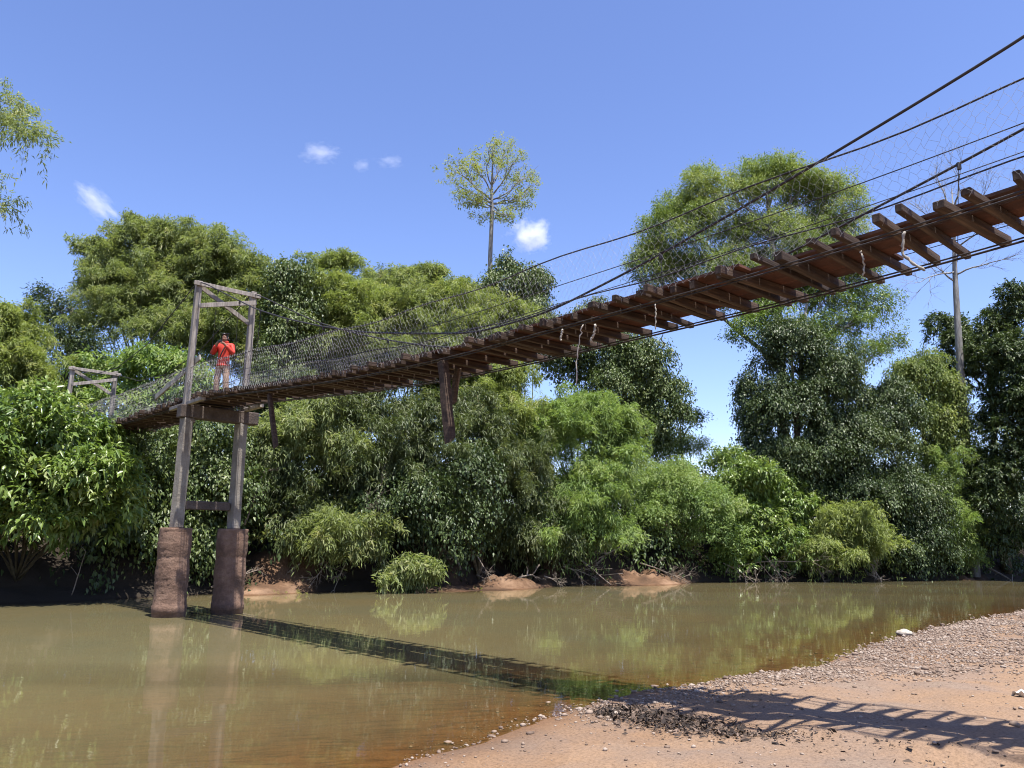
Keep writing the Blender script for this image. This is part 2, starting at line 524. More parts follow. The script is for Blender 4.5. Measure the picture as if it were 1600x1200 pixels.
def water_mat():
    m, nt, out = mat('murky river water')
    L = nt.links.new
    tc = node(nt, 'ShaderNodeTexCoord')
    d = node(nt, 'ShaderNodeAttribute', attribute_name='depth')
    nz = node(nt, 'ShaderNodeTexNoise', Scale=.16, Detail=4, Roughness=.6)
    L(tc.outputs['Object'], nz.inputs['Vector'])
    # suspended silt: the deeper, the less of the bed is seen
    ex = node(nt, 'ShaderNodeMath', operation='MULTIPLY')
    ex.inputs[1].default_value = -3.6
    L(d.outputs['Fac'], ex.inputs[0])
    ep = node(nt, 'ShaderNodeMath', operation='EXPONENT')
    L(ex.outputs[0], ep.inputs[0])
    murk = node(nt, 'ShaderNodeBsdfDiffuse')
    rp = ramp(nt, [(.35, (0.1692, 0.1346, 0.0625)), (.5, (0.1554, 0.1316, 0.0654)), (.66, (0.1372, 0.1247, 0.0665))])
    L(nz.outputs['Fac'], rp.inputs['Fac'])
    L(rp.outputs[0], murk.inputs['Color'])
    tr = node(nt, 'ShaderNodeBsdfTransparent')
    tr.inputs['Color'].default_value = (.86, .76, .58, 1)
    body = node(nt, 'ShaderNodeMixShader')
    L(ep.outputs[0], body.inputs['Fac'])
    L(murk.outputs[0], body.inputs[1])
    L(tr.outputs[0], body.inputs[2])
    gl = node(nt, 'ShaderNodeBsdfGlossy', Roughness=.03)
    gl.inputs['Color'].default_value = (.95, .95, .95, 1)
    mp = node(nt, 'ShaderNodeMapping')
    mp.inputs['Scale'].default_value = (1.0, 1.0, 1)
    L(tc.outputs['Object'], mp.inputs['Vector'])
    n1 = node(nt, 'ShaderNodeTexNoise', Scale=1.1, Detail=3, Roughness=.5)
    n2 = node(nt, 'ShaderNodeTexNoise', Scale=7.0, Detail=3, Roughness=.5)
    L(mp.outputs[0], n1.inputs['Vector'])
    L(mp.outputs[0], n2.inputs['Vector'])
    b1 = node(nt, 'ShaderNodeBump', Strength=.07, Distance=.04)
    L(n1.outputs['Fac'], b1.inputs['Height'])
    b2 = node(nt, 'ShaderNodeBump', Strength=.06, Distance=.008)
    L(n2.outputs['Fac'], b2.inputs['Height'])
    L(b1.outputs[0], b2.inputs['Normal'])
    L(b2.outputs[0], gl.inputs['Normal'])
    fr = node(nt, 'ShaderNodeFresnel', IOR=1.33)
    L(b2.outputs[0], fr.inputs['Normal'])
    mx = node(nt, 'ShaderNodeMixShader')
    L(fr.outputs[0], mx.inputs['Fac'])
    L(body.outputs[0], mx.inputs[1])
    L(gl.outputs[0], mx.inputs[2])
    L(mx.outputs[0], out.inputs['Surface'])
    return m


wx = graded(-300, 400, -30, 40, .5, 16)
wy = graded(-60, 100, -2, 58, .5, 12)
water = grid_mesh('water', wx, wy, lambda x, y: x * 0, water_mat())
tag(water, kind='structure')
co = np.empty(len(water.data.vertices) * 3, np.float32)
water.data.vertices.foreach_get('co', co)
co = co.reshape(-1, 3)
a_ = water.data.attributes.new('depth', 'FLOAT', 'POINT')
a_.data.foreach_set('value', np.clip(-height(co[:, 0], co[:, 1]), 0, 3).astype(np.float32))


# ------------------------------------------------------------------ foliage
STYLE = {
    # dens: tufts per m2 of clump skin; tl tuft length; n leaves per tuft; L, W leaf; dr tuft droop; sp leaf spread; ld leaf droop; up lean of tufts; nz normal up
    'bamboo': dict(dens=3.4, tl=(.7, 1.5), n=34, L=(.16, .30), W=.17, dr=.5, sp=1.05, ld=.15, up=.35, jit=.10, lump=(.28, .44), nl=6, core=.66, arcs=19),
    'hang': dict(dens=2.7, tl=(.6, 1.3), n=30, L=(.18, .31), W=.19, dr=.65, sp=1.0, ld=.3, up=.1, jit=.12, lump=(.32, .5), nl=5, core=.68, arcs=13),
    'broad': dict(dens=4.5, tl=(.35, .7), n=13, L=(.18, .32), W=.36, dr=.25, sp=.9, ld=.45, up=.5, jit=.08, lump=(.34, .5), nl=10),
    'vine': dict(dens=4.2, tl=(.4, .8), n=22, L=(.10, .19), W=.62, dr=.7, sp=.8, ld=.5, up=.0, jit=.16, lump=(.32, .5), nl=11),
    'tree': dict(dens=2.7, tl=(.5, .95), n=26, L=(.13, .23), W=.36, dr=.25, sp=.95, ld=.25, up=.45, jit=.16, lump=(.24, .38), nl=18, core=.80),
    'fine': dict(dens=4.2, tl=(.4, .9), n=26, L=(.10, .18), W=.42, dr=.35, sp=.9, ld=.25, up=.35, jit=.12, lump=(.32, .5), nl=10),
}
TOTAL = [0]
GD = 2.3


def leaves_arrays(P, Dr, N, Ln, Wd, curl):
    sd = unit(np.cross(Dr, N))
    up = np.cross(sd, Dr)
    mid = P + Dr * (Ln * .42)[:, None]
    l = mid + sd * (Wd * .5)[:, None] + up * (Wd * .18)[:, None]
    r = mid - sd * (Wd * .5)[:, None] + up * (Wd * .18)[:, None]
    tip = P + Dr * Ln[:, None]
    tip[:, 2] -= curl * Ln
    n = len(P)
    V = np.stack([P, l, tip, r], 1).reshape(-1, 3)
    i = np.arange(n) * 4
    T = np.stack([np.stack([i, i + 2, i + 1], 1), np.stack([i, i + 3, i + 2], 1)], 1).reshape(-1, 3)
    return V, T


def lumps(clumps, st, g, gap=0.0):
    """each rounded mass becomes a core and many smaller lumps on its skin -> uneven outline"""
    out = []
    for c, r in clumps:
        c, r = np.asarray(c, float), np.asarray(r, float)
        out.append((c, r * st.get('core', .86)))
        for _ in range(st['nl']):
            d = unit(g.normal(size=3))
            if d[2] < -.75:
                d[2] = -d[2]
            k = g.uniform(*st['lump'])
            out.append((c + d * r * g.uniform(.72, 1.0), r * k * np.array([1, 1, g.uniform(.75, 1.1) * st.get('flat', 1)])))
        # arching culm tips: each rises, bends outward and droops, with leaf sprays all along it
        for _ in range(int(st.get('arcs', 0) * (.7 + .25 * float(np.mean(r))))):
            a = g.uniform(0, 2 * np.pi)
            h = np.array([math.cos(a), math.sin(a), 0])
            s0 = c + h * r * g.uniform(-.5, .5) + np.array([0, 0, -.75 * r[2]]) + g.normal(size=3) * r * np.array([.3, .3, .28])
            rise, out_ = r[2] * g.uniform(1.7, 4.9) ** 1.0, g.uniform(.35, 1.25)
            if rise > 3.6 * r[2]:
                out_ *= .8
            steps = max(6, int(np.linalg.norm(r) * 3.2))
            for t in np.linspace(.2, 1.18, steps):
                q = s0 + h * r * (out_ * t * (.55 + .45 * t)) + np.array([0, 0, rise * (t - .62 * t * t)])
                out.append((q + g.normal(size=3) * .05, np.array([1, 1, .8]) * (.25 - .17 * t)))
    return out


def foliage(name, clumps, style, m, parent, seed, dens=1.0, size=1.0, raw=False):
    st = STYLE[style]
    g = np.random.default_rng(seed)
    ell = clumps if raw else lumps(clumps, st, g)
    S, A, TL, O, LT = [], [], [], [], []
    for c, r in ell:
        c, r = np.asarray(c, float), np.asarray(r, float)
        rm = float(np.mean(r))
        k = max(1 if raw else (2 if rm < .27 else 3), int(4 * math.pi * rm * rm * .55 * st['dens'] * dens * (1 if raw else GD) / size))
        d = unit(g.normal(size=(k, 3)))
        low = d[:, 2] < -.1
        d[low & (g.random(k) < .62), 2] *= -1
        fr = g.uniform(.45, 1.0, k) ** .6
        S.append(c + d * r * fr[:, None])
        ax = unit(d * .9 + np.array([0, 0, st['up']]) + g.normal(size=(k, 3)) * .4)
        A.append(ax)
        O.append(d)
        LT.append(np.full(k, g.normal(0, .13)))
        TL.append(np.minimum(g.uniform(*st['tl'], k) * size, rm * 1.1 + .25))
    S, A, TL, O, LT = map(np.concatenate, (S, A, TL, O, LT))
    n = st['n']
    k = len(S)
    t = g.uniform(.02, 1, (k, n))
    P = S[:, None] + A[:, None] * (TL[:, None] * t)[..., None]
    P[..., 2] -= st['dr'] * TL[:, None] * t * t
    P += g.normal(size=P.shape) * (st['jit'] * size)
    tang = A[:, None] - np.array([0, 0, 1.]) * (2 * st['dr'] * t)[..., None]
    Dr = unit(unit(tang) * .7 + g.normal(size=P.shape) * st['sp'] * .62 - np.array([0, 0, st['ld']]))
    N = unit(np.array([0, 0, .95]) + O[:, None] * .55 + g.normal(size=P.shape) * .40)
    P, Dr, N = P.reshape(-1, 3), Dr.reshape(-1, 3), N.reshape(-1, 3)
    Ln = g.uniform(*st['L'], len(P)) * size
    V, T = leaves_arrays(P, Dr, N, Ln, Ln * st['W'] * g.uniform(.8, 1.25, len(P)), g.uniform(.05, .35, len(P)))
    base = np.repeat(g.normal(.45, .14, k) + LT, n)      # each spray has its own tint, each leaf varies about it
    tone = np.clip(base + g.normal(0, .14, len(P)), 0, 1)
    TOTAL[0] += len(P)
    return tri_mesh(name, V, T, m, np.repeat(tone, 2), parent)


def limb(mb, a, b, r0, r1, g, wob=.06, n=9, sag=0.0, sides=6):
    a, b = np.asarray(a, float), np.asarray(b, float)
    t = np.linspace(0, 1, n)
    L = np.linalg.norm(b - a)
    P = a + (b - a) * t[:, None]
    w = np.cumsum(g.normal(size=(n, 3)), axis=0) * wob * L / n
    w -= w[-1] * t[:, None]
    P = P + w * np.sin(np.pi * t)[:, None] ** .5
    P[:, 2] += sag * L * np.sin(np.pi * t)
    mb.tube(P, r0 + (r1 - r0) * t, sides)
    return P


GROW = 1.07


def px_clumps(spec, grow=1.0):
    out = []
    for s in spec:
        px, py, D, rx, ry = s[:5]
        rd = s[5] if len(s) > 5 else None
        sx, sy = rx * D / F * GROW * grow, ry * D / F * GROW * grow
        out.append((at(px, py, D), np.array([sx, rd if rd else max(.6, (sx + sy) / 2), sy])))
    return out


SEED = [100]


def plant(name, label, cat, style, m, spec, base=None, r=.14, stems=1, dens=1.0, size=1.0, group=None, bark='stem', woody='trunk', leafy='crown', lean=.15, twigs=0):
    SEED[0] += 1
    g = np.random.default_rng(SEED[0])
    cl = px_clumps(spec, .95 if leafy == 'foliage' and woody == 'culms' else 1.0)
    cen = np.mean([c for c, _ in cl], axis=0)
    if base is None:
        bx, by = cen[0], cen[1] + .4
    else:
        bx, by = base
    bz = hz(bx, by)
    root = empty(name, (bx, by, bz), label, cat, group)
    mb = MB()
    ST = []
    order = sorted(cl, key=lambda q: q[0][2])
    if woody == 'trunk':
        top = max(c[2] for c, _ in cl)
        P = limb(mb, (bx, by, bz - .2), (cen[0] * .6 + bx * .4, cen[1] * .6 + by * .4, top - .3), r, r * .25, g, .05, 14, sides=9)
        for c, rr in cl:
            zz = min(top - .5, max(bz + .3 * (top - bz), c[2] - .9 * np.linalg.norm(c[:2] - P[7][:2])))
            i = int(np.argmin(abs(P[:, 2] - zz)))
            q = limb(mb, P[i], c + np.array([0, 0, rr[2] * .3]), r * .45 * (1 - .5 * i / 14), r * .08, g, .10, 8, .06)
            for _ in range(4):
                e = c + unit(g.normal(size=3) + np.array([0, 0, .4])) * rr * .85
                limb(mb, q[4 + _ % 4], e, r * .14, r * .03, g, .12, 6, .05, 5)
    else:
        for c, rr in cl:
            for _ in range(stems):
                b0 = np.array([bx + g.normal() * .03, by + g.normal() * .03, 0])
                b0[2] = hz(b0[0], b0[1]) - .1
                e = c + unit(g.normal(size=3) + np.array([0, 0, .5])) * rr * .75
                ST.append(limb(mb, b0, e, r, r * .25, g, .08, 10, .10, 6))
    for _ in range(twigs):
        c, rr = cl[g.integers(len(cl))]
        a = ST[g.integers(len(ST))][g.integers(4, 10)]
        e = a + unit(g.normal(size=3)) * g.uniform(.6, 1.5) * np.mean(rr)
        limb(mb, a, e, .02, .006, g, .2, 7, 0, 4)
    mb.build(woody, M[bark], root, smooth=True)
    foliage(leafy, cl, style, M[m], root, SEED[0] * 7 + 1, dens, size)
    return root


BUSH = dict(woody='stems', leafy='foliage', r=.035, stems=3)
BAM = dict(woody='culms', leafy='foliage', r=.05, stems=4, bark='culm')
exec_list = []

# --- left bank
plant('riverside_bush', 'broad-leaved bush overhanging the water left of the concrete pier, its lit leaves drooping', 'bush', 'broad', 'broad',
      [(26, 682, 26, 84, 56), (108, 716, 26.8, 66, 48), (60, 765, 25.6, 105, 58), (138, 800, 27, 52, 44), (-60, 735, 25, 90, 100), (160, 735, 27.8, 34, 48), (15, 815, 25.4, 60, 28)], base=(-16.5, 27.5), **BUSH)
plant('riverside_bush', 'shaded creeper-grown bush filling the gloom directly behind the two concrete pier cylinders', 'bush', 'vine', 'vine',
      [(215, 745, 30.8, 62, 80), (205, 840, 30.2, 50, 50), (280, 830, 31.5, 50, 70), (330, 760, 32.5, 55, 85), (310, 680, 33, 50, 50)], base=(-13, 31.5), dens=.85, **BUSH)
plant('bamboo_clump', 'rounded yellowish bamboo mound at the left edge behind the broad-leaved bush', 'bamboo', 'bamboo', 'bamboo_yellow',
      [(8, 565, 36, 58, 56), (-50, 550, 36, 66, 80), (44, 600, 35.5, 32, 38), (0, 500, 35, 16, 14)], base=(-23, 37), **BAM)
plant('dark_tree', 'small dark tree with feathery leaves and sky gaps left of the tall bamboo', 'tree', 'tree', 'dark',
      [(72, 475, 45, 24, 17), (108, 488, 45, 28, 24), (70, 510, 45, 26, 18), (122, 525, 45, 30, 22), (92, 550, 44.5, 32, 20), (125, 590, 44, 34, 30), (140, 555, 44.5, 22, 30), (95, 610, 44, 22, 22)], base=(-25.5, 45), r=.16, dens=1.0, size=1.0)
plant('bamboo_clump', 'tall feathery bamboo with an arching arm rising behind the wooden bridge tower', 'bamboo', 'bamboo', 'bamboo',
      [(222, 364, 41, 42, 16), (158, 388, 41, 40, 7, .7), (285, 388, 41, 60, 28), (345, 404, 41, 40, 32), (235, 418, 41, 66, 36), (165, 442, 41, 36, 24), (325, 445, 41, 62, 42), (200, 500, 40.5, 62, 42), (285, 520, 40, 70, 52), (385, 430, 41.5, 22, 26), (355, 540, 40, 45, 60), (290, 445, 41, 60, 34), (180, 460, 41, 50, 36), (250, 470, 40.8, 60, 44)], base=(-18, 41.5), dens=.8, **BAM)
plant('leafy_shrub', 'yellow-green large-leaved shrubs growing behind the far span of the bridge', 'shrub', 'broad', 'bright',
      [(170, 590, 37.5, 40, 28), (235, 580, 37, 52, 32), (195, 640, 36.5, 50, 30), (285, 615, 36.5, 42, 40), (255, 650, 36, 40, 30), (120, 640, 37, 32, 34)], base=(-17.5, 37.5), dens=.9, **BUSH)
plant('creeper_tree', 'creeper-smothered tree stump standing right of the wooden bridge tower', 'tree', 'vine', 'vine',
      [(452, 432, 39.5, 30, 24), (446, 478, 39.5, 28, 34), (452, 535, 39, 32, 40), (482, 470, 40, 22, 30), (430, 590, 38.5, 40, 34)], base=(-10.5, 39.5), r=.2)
# --- bamboo mass behind the bridge
plant('bamboo_clump', 'yellow-green bamboo mound with wispy tops right of the creeper-smothered stump', 'bamboo', 'bamboo', 'bamboo_yellow',
      [(545, 482, 42, 56, 42), (530, 412, 43, 34, 9, .8), (505, 525, 41, 52, 46), (590, 510, 41.5, 48, 46), (500, 455, 42.5, 30, 18)], base=(-8.5, 42.5), dens=.9, **BAM)
plant('bamboo_clump', 'pale bamboo mound in the middle of the row behind the low part of the cables', 'bamboo', 'bamboo', 'bamboo',
      [(640, 474, 43.5, 54, 34), (665, 510, 42.5, 52, 46), (612, 556, 41.5, 56, 36), (672, 432, 44.5, 32, 8, .8)], base=(-5, 43.5), dens=.9, **BAM)
plant('bamboo_clump', 'sunlit bamboo mound just left of the tall slender trunk', 'bamboo', 'bamboo', 'bamboo_yellow',
      [(712, 494, 44, 46, 36), (738, 525, 43, 46, 36), (690, 560, 42, 50, 30), (765, 575, 42, 46, 22)], base=(-2.5, 43.5), dens=.95, **BAM)
plant('creeper_tree', 'dark creeper-covered tree with two peaks behind the tall slender trunk', 'tree', 'vine', 'vine',
      [(795, 455, 47, 36, 38), (768, 480, 47, 22, 36), (843, 452, 48, 13, 30), (832, 490, 47, 26, 36), (792, 408, 47, 6, 12, .4), (842, 540, 46.5, 40, 36), (800, 520, 46, 40, 36)], base=(.6, 47), r=.22)
plant('bamboo_clump', 'bamboo spray lit in front of the two-peaked creeper tree', 'bamboo', 'bamboo', 'bamboo_yellow',
      [(795, 500, 44.5, 32, 26), (830, 520, 44.5, 30, 24)], base=(.7, 44.5), **BAM)
# --- bank under the bridge
plant('bank_bush', 'bamboo bush with a lit top hanging down the bank beside the short timber prop', 'bush', 'hang', 'bamboo',
      [(480, 672, 34.6, 52, 40), (440, 705, 34.4, 40, 40), (520, 700, 34.8, 36, 34)], base=(-8.3, 36), **BUSH)
plant('bank_bush', 'large shaded bamboo thicket on the bank between the two timber props under the bridge', 'bush', 'hang', 'bamboo_shaded',
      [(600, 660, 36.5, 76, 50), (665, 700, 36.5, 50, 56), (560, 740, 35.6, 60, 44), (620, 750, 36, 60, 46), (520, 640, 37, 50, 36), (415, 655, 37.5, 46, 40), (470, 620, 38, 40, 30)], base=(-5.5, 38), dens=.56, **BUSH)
plant('bank_bush', 'low bamboo bush with a pale lit top near the water under the bridge', 'bush', 'hang', 'bamboo',
      [(530, 828, 34.0, 54, 32), (575, 850, 34, 28, 24), (490, 850, 34, 34, 26)], base=(-7, 35.4), **BUSH)
plant('bank_bush', 'tiny bamboo tuft leaning over the water at the foot of the bank', 'bush', 'hang', 'bamboo',
      [(642, 898, 33.6, 26, 14), (660, 892, 33.8, 14, 10)], base=(-4.1, 34.9), woody='stems', leafy='foliage', r=.02, stems=3)
plant('bank_bush', 'twiggy dark bush on the bank just right of the concrete pier', 'bush', 'hang', 'bamboo_shaded',
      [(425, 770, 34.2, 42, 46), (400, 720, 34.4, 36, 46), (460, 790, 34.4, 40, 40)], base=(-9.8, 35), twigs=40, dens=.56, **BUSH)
plant('bank_bush', 'grey-green creeper bush on the bank below the long timber prop', 'bush', 'vine', 'dark',
      [(650, 790, 35.4, 62, 50), (600, 810, 35, 44, 40), (700, 840, 35.6, 40, 36), (735, 770, 36.8, 40, 66)], base=(-3.6, 36.5), dens=.56, **BUSH)
plant('bank_bush', 'mixed bush with lit upper sprays right of the long timber prop', 'bush', 'hang', 'bamboo_shaded',
      [(752, 690, 38.6, 48, 50), (735, 640, 39.4, 40, 34), (790, 730, 39, 40, 46), (700, 785, 37, 32, 32)], base=(-1.5, 39.5), dens=.56, **BUSH)
plant('bamboo_clump', 'lit bamboo mound right beside the top of the long timber prop', 'bamboo', 'bamboo', 'bamboo_yellow',
      [(775, 600, 42, 60, 26), (745, 635, 41, 36, 30), (795, 648, 41, 38, 26)], base=(-1, 42), **BAM)
plant('bank_bush', 'shaded hanging bush on the bank over the left sunlit patch of red earth', 'bush', 'hang', 'bamboo_shaded',
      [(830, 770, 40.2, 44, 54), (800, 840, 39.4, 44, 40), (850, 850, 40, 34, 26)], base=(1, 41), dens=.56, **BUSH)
plant('bamboo_clump', 'round-topped green bamboo mound left of the sky gap below the creeper-hung tree', 'bamboo', 'bamboo', 'bright',
      [(880, 672, 43, 58, 40), (945, 664, 43, 50, 34), (850, 700, 42.4, 46, 40), (905, 640, 43.5, 42, 22), (965, 705, 43.4, 36, 40)], base=(4, 43.5), **BAM)
plant('bank_bush', 'sunlit green bush above the pale fallen branch on the middle of the bank', 'bush', 'hang', 'bright',
      [(900, 770, 41.6, 54, 44), (880, 820, 41.2, 50, 40), (950, 760, 42.4, 36, 44), (930, 840, 41.6, 44, 30)], base=(4, 43), **BUSH)
plant('creeper_tree', 'big creeper-hung tree with glossy dark leaves just left of the sky gap', 'tree', 'vine', 'vine',
      [(880, 560, 49, 42, 36), (950, 550, 49, 56, 32), (1000, 588, 49, 46, 44), (1030, 622, 49, 32, 48), (960, 610, 48.4, 46, 36), (1058, 645, 49, 11, 20), (922, 512, 49, 34, 24), (1020, 678, 49, 22, 34), (980, 670, 48.6, 30, 34), (930, 480, 49.5, 14, 12, .5)], base=(7, 49), r=.3)
plant('small_tree', 'flat-topped small tree seen far off in the sky gap', 'tree', 'tree', 'crown',
      [(1075, 700, 62, 26, 14), (1088, 655, 60, 15, 8), (1045, 690, 62, 26, 14), (1030, 715, 61, 26, 18)], base=(13.5, 62), r=.2)
plant('bank_bush', 'bright green creeper mound sloping down to the dark hollow by the water', 'bush', 'fine', 'bright',
      [(1055, 765, 46.2, 48, 30), (1028, 808, 45.6, 40, 32), (1090, 802, 46, 54, 34), (1112, 842, 45.8, 42, 30), (1062, 742, 46.8, 22, 16), (1010, 770, 46.4, 26, 34)], base=(10, 47.5), **BUSH)
plant('bank_bush', 'mid-green bush right of the bright creeper mound below the sky gap', 'bush', 'broad', 'broad',
      [(1178, 760, 48.4, 52, 30), (1222, 792, 48.6, 52, 34), (1172, 816, 47.6, 46, 34), (1205, 858, 47.6, 56, 28), (1140, 728, 49.4, 30, 22), (1150, 870, 47, 30, 24)], base=(15.5, 49.5), **BUSH)
plant('bank_bush', 'yellow-green feathery bush spreading over bare twigs at the water', 'bush', 'hang', 'bamboo_yellow',
      [(1310, 828, 48.4, 58, 26), (1352, 850, 48.8, 40, 24), (1268, 858, 48, 36, 24), (1300, 866, 48, 44, 18)], base=(20, 50), twigs=30, **BUSH)
# --- right bank
plant('big_tree', 'big spreading tree crown with sky gaps rising behind the right half of the bridge', 'tree', 'tree', 'crown',
      [(1062, 372, 54.5, 58, 56), (1020, 430, 54.5, 34, 40), (1130, 315, 55, 66, 48), (1215, 288, 55.5, 56, 32), (1255, 300, 55.5, 40, 30), (1310, 322, 55.5, 46, 44), (1200, 380, 54.5, 80, 52), (1305, 385, 55.5, 46, 40), (1110, 425, 54.5, 70, 30), (1235, 448, 54.5, 66, 28), (1285, 430, 54.5, 60, 36), (1155, 468, 54, 50, 28), (1345, 432, 54, 38, 30)], base=(18.5, 54), r=.5, bark='bark', dens=1.2)
plant('lower_tree', 'lower leafy tree below the bridge with pale forked limbs and ragged side sprays', 'tree', 'tree', 'broad',
      [(1365, 480, 53.5, 38, 26), (1320, 508, 53, 42, 30), (1392, 540, 53, 22, 18), (1175, 515, 52, 32, 30), (1200, 490, 52.5, 36, 20), (1290, 470, 53, 40, 20), (1260, 530, 52.5, 40, 32), (1350, 560, 52.5, 30, 26)], base=(18, 52.5), r=.3, bark='bark', dens=.8)
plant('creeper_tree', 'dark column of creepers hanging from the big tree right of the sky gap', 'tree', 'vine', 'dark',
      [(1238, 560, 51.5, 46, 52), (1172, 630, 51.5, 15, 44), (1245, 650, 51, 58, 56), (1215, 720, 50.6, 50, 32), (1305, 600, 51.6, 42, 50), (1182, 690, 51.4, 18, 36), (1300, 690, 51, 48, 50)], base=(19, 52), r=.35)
plant('bank_bush', 'deep shaded creeper thicket between the yellow-green bush and the right trees', 'bush', 'vine', 'dark',
      [(1350, 700, 52, 52, 56), (1340, 770, 51, 60, 46), (1415, 790, 52, 50, 60), (1385, 645, 53, 42, 40), (1430, 855, 51.6, 50, 34), (1390, 860, 51, 40, 30), (1250, 770, 51, 40, 36)], base=(25, 53.5), **BUSH)
plant('bamboo_clump', 'green bamboo bush at the waterline above the bare clay patch on the right', 'bamboo', 'bamboo', 'bright',
      [(1490, 832, 53.2, 28, 44), (1470, 765, 53.5, 26, 40), (1505, 865, 53, 22, 20)], base=(29, 55), **BUSH)
plant('creeper_tree', 'paler creeper-clad tree left of the bare grey trunk', 'tree', 'vine', 'crown',
      [(1452, 600, 54.5, 30, 38), (1440, 680, 54.5, 34, 44), (1482, 640, 54.8, 26, 34), (1420, 600, 54.5, 26, 30), (1490, 700, 54.5, 30, 40)], base=(28.5, 56), r=.25)
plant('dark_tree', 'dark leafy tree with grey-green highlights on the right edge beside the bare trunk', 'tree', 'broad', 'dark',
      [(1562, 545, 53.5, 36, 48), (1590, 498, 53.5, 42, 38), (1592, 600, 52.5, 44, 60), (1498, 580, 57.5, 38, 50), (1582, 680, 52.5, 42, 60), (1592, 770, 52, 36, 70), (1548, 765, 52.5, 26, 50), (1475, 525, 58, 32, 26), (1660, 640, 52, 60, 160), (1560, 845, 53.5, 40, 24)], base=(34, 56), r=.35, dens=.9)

# --- undergrowth that closes the bank behind all of these
plant('bamboo_clump', 'pale bamboo thicket filling the gap behind the tower and the creeper-smothered stump', 'bamboo', 'bamboo', 'bamboo',
      [(405, 488, 44, 44, 44), (480, 474, 45, 50, 38), (420, 560, 43.5, 50, 60), (590, 474, 46, 44, 36), (600, 540, 45.5, 60, 60), (520, 590, 44, 60, 50), (700, 600, 45, 70, 60), (710, 468, 46.5, 36, 24)], base=(-9, 45.5), **BAM)
g_ = np.random.default_rng(55)
und = []
for x in np.arange(-34, 60, 1.9):
    ys = float(np.interp(x, FAR_X, FAR_Y))
    for k, (dy, hh) in enumerate(((3.2, 2.2), (6.0, 3.6), (9.5, 3.6))):
        xx, yy = x + g_.normal() * .6, ys + dy + g_.normal() * .5
        if -13.5 < xx < -7 and k == 0 and yy < 32:
            continue
        if xx > 50:
            continue
        und.append((np.array([xx, yy, hz(xx, yy) + hh * .35]), np.array([1.7, 1.3, hh * g_.uniform(.6, .95)])))
for x in np.arange(-24, 44, .8):
    ys = float(np.interp(x, FAR_X, FAR_Y))
    if -8.2 < x < -4.2 or 10.0 < x < 14 or -18 < x < -10.5 or -10.2 < x < -8.2 or -3.0 < x < 2.2 or 4.4 < x < 9.6 or 28.8 < x < 31:
        continue
    und.append((np.array([x + g_.normal() * .2, ys + g_.uniform(.3, 1.2), .55 + g_.uniform(0, .35)]), np.array([.7, .6, g_.uniform(.35, .6)])))
u = foliage('undergrowth', und, 'vine', M['dark'], None, 991, dens=.55, size=1.35, raw=True)  # dark leaf colour stands in for the shade between the bushes
tag(u, 'dense shaded undergrowth covering the far bank between the bushes', 'undergrowth', kind='stuff')
g_ = np.random.default_rng(56)
wood = []
for x in np.arange(-90, 190, 5.5):
    yy = 130 + g_.uniform(-12, 12)
    hh = g_.uniform(4.2, 6.8)
    wood.append((np.array([x, yy, 4.5 + hh * .8]), np.array([g_.uniform(3, 5), 3, hh])))
u = foliage('woods', wood, 'tree', M['crown'], None, 992, dens=.16, size=3.2, raw=True)
tag(u, 'distant line of trees seen low in the sky gap', 'woods', kind='stuff')


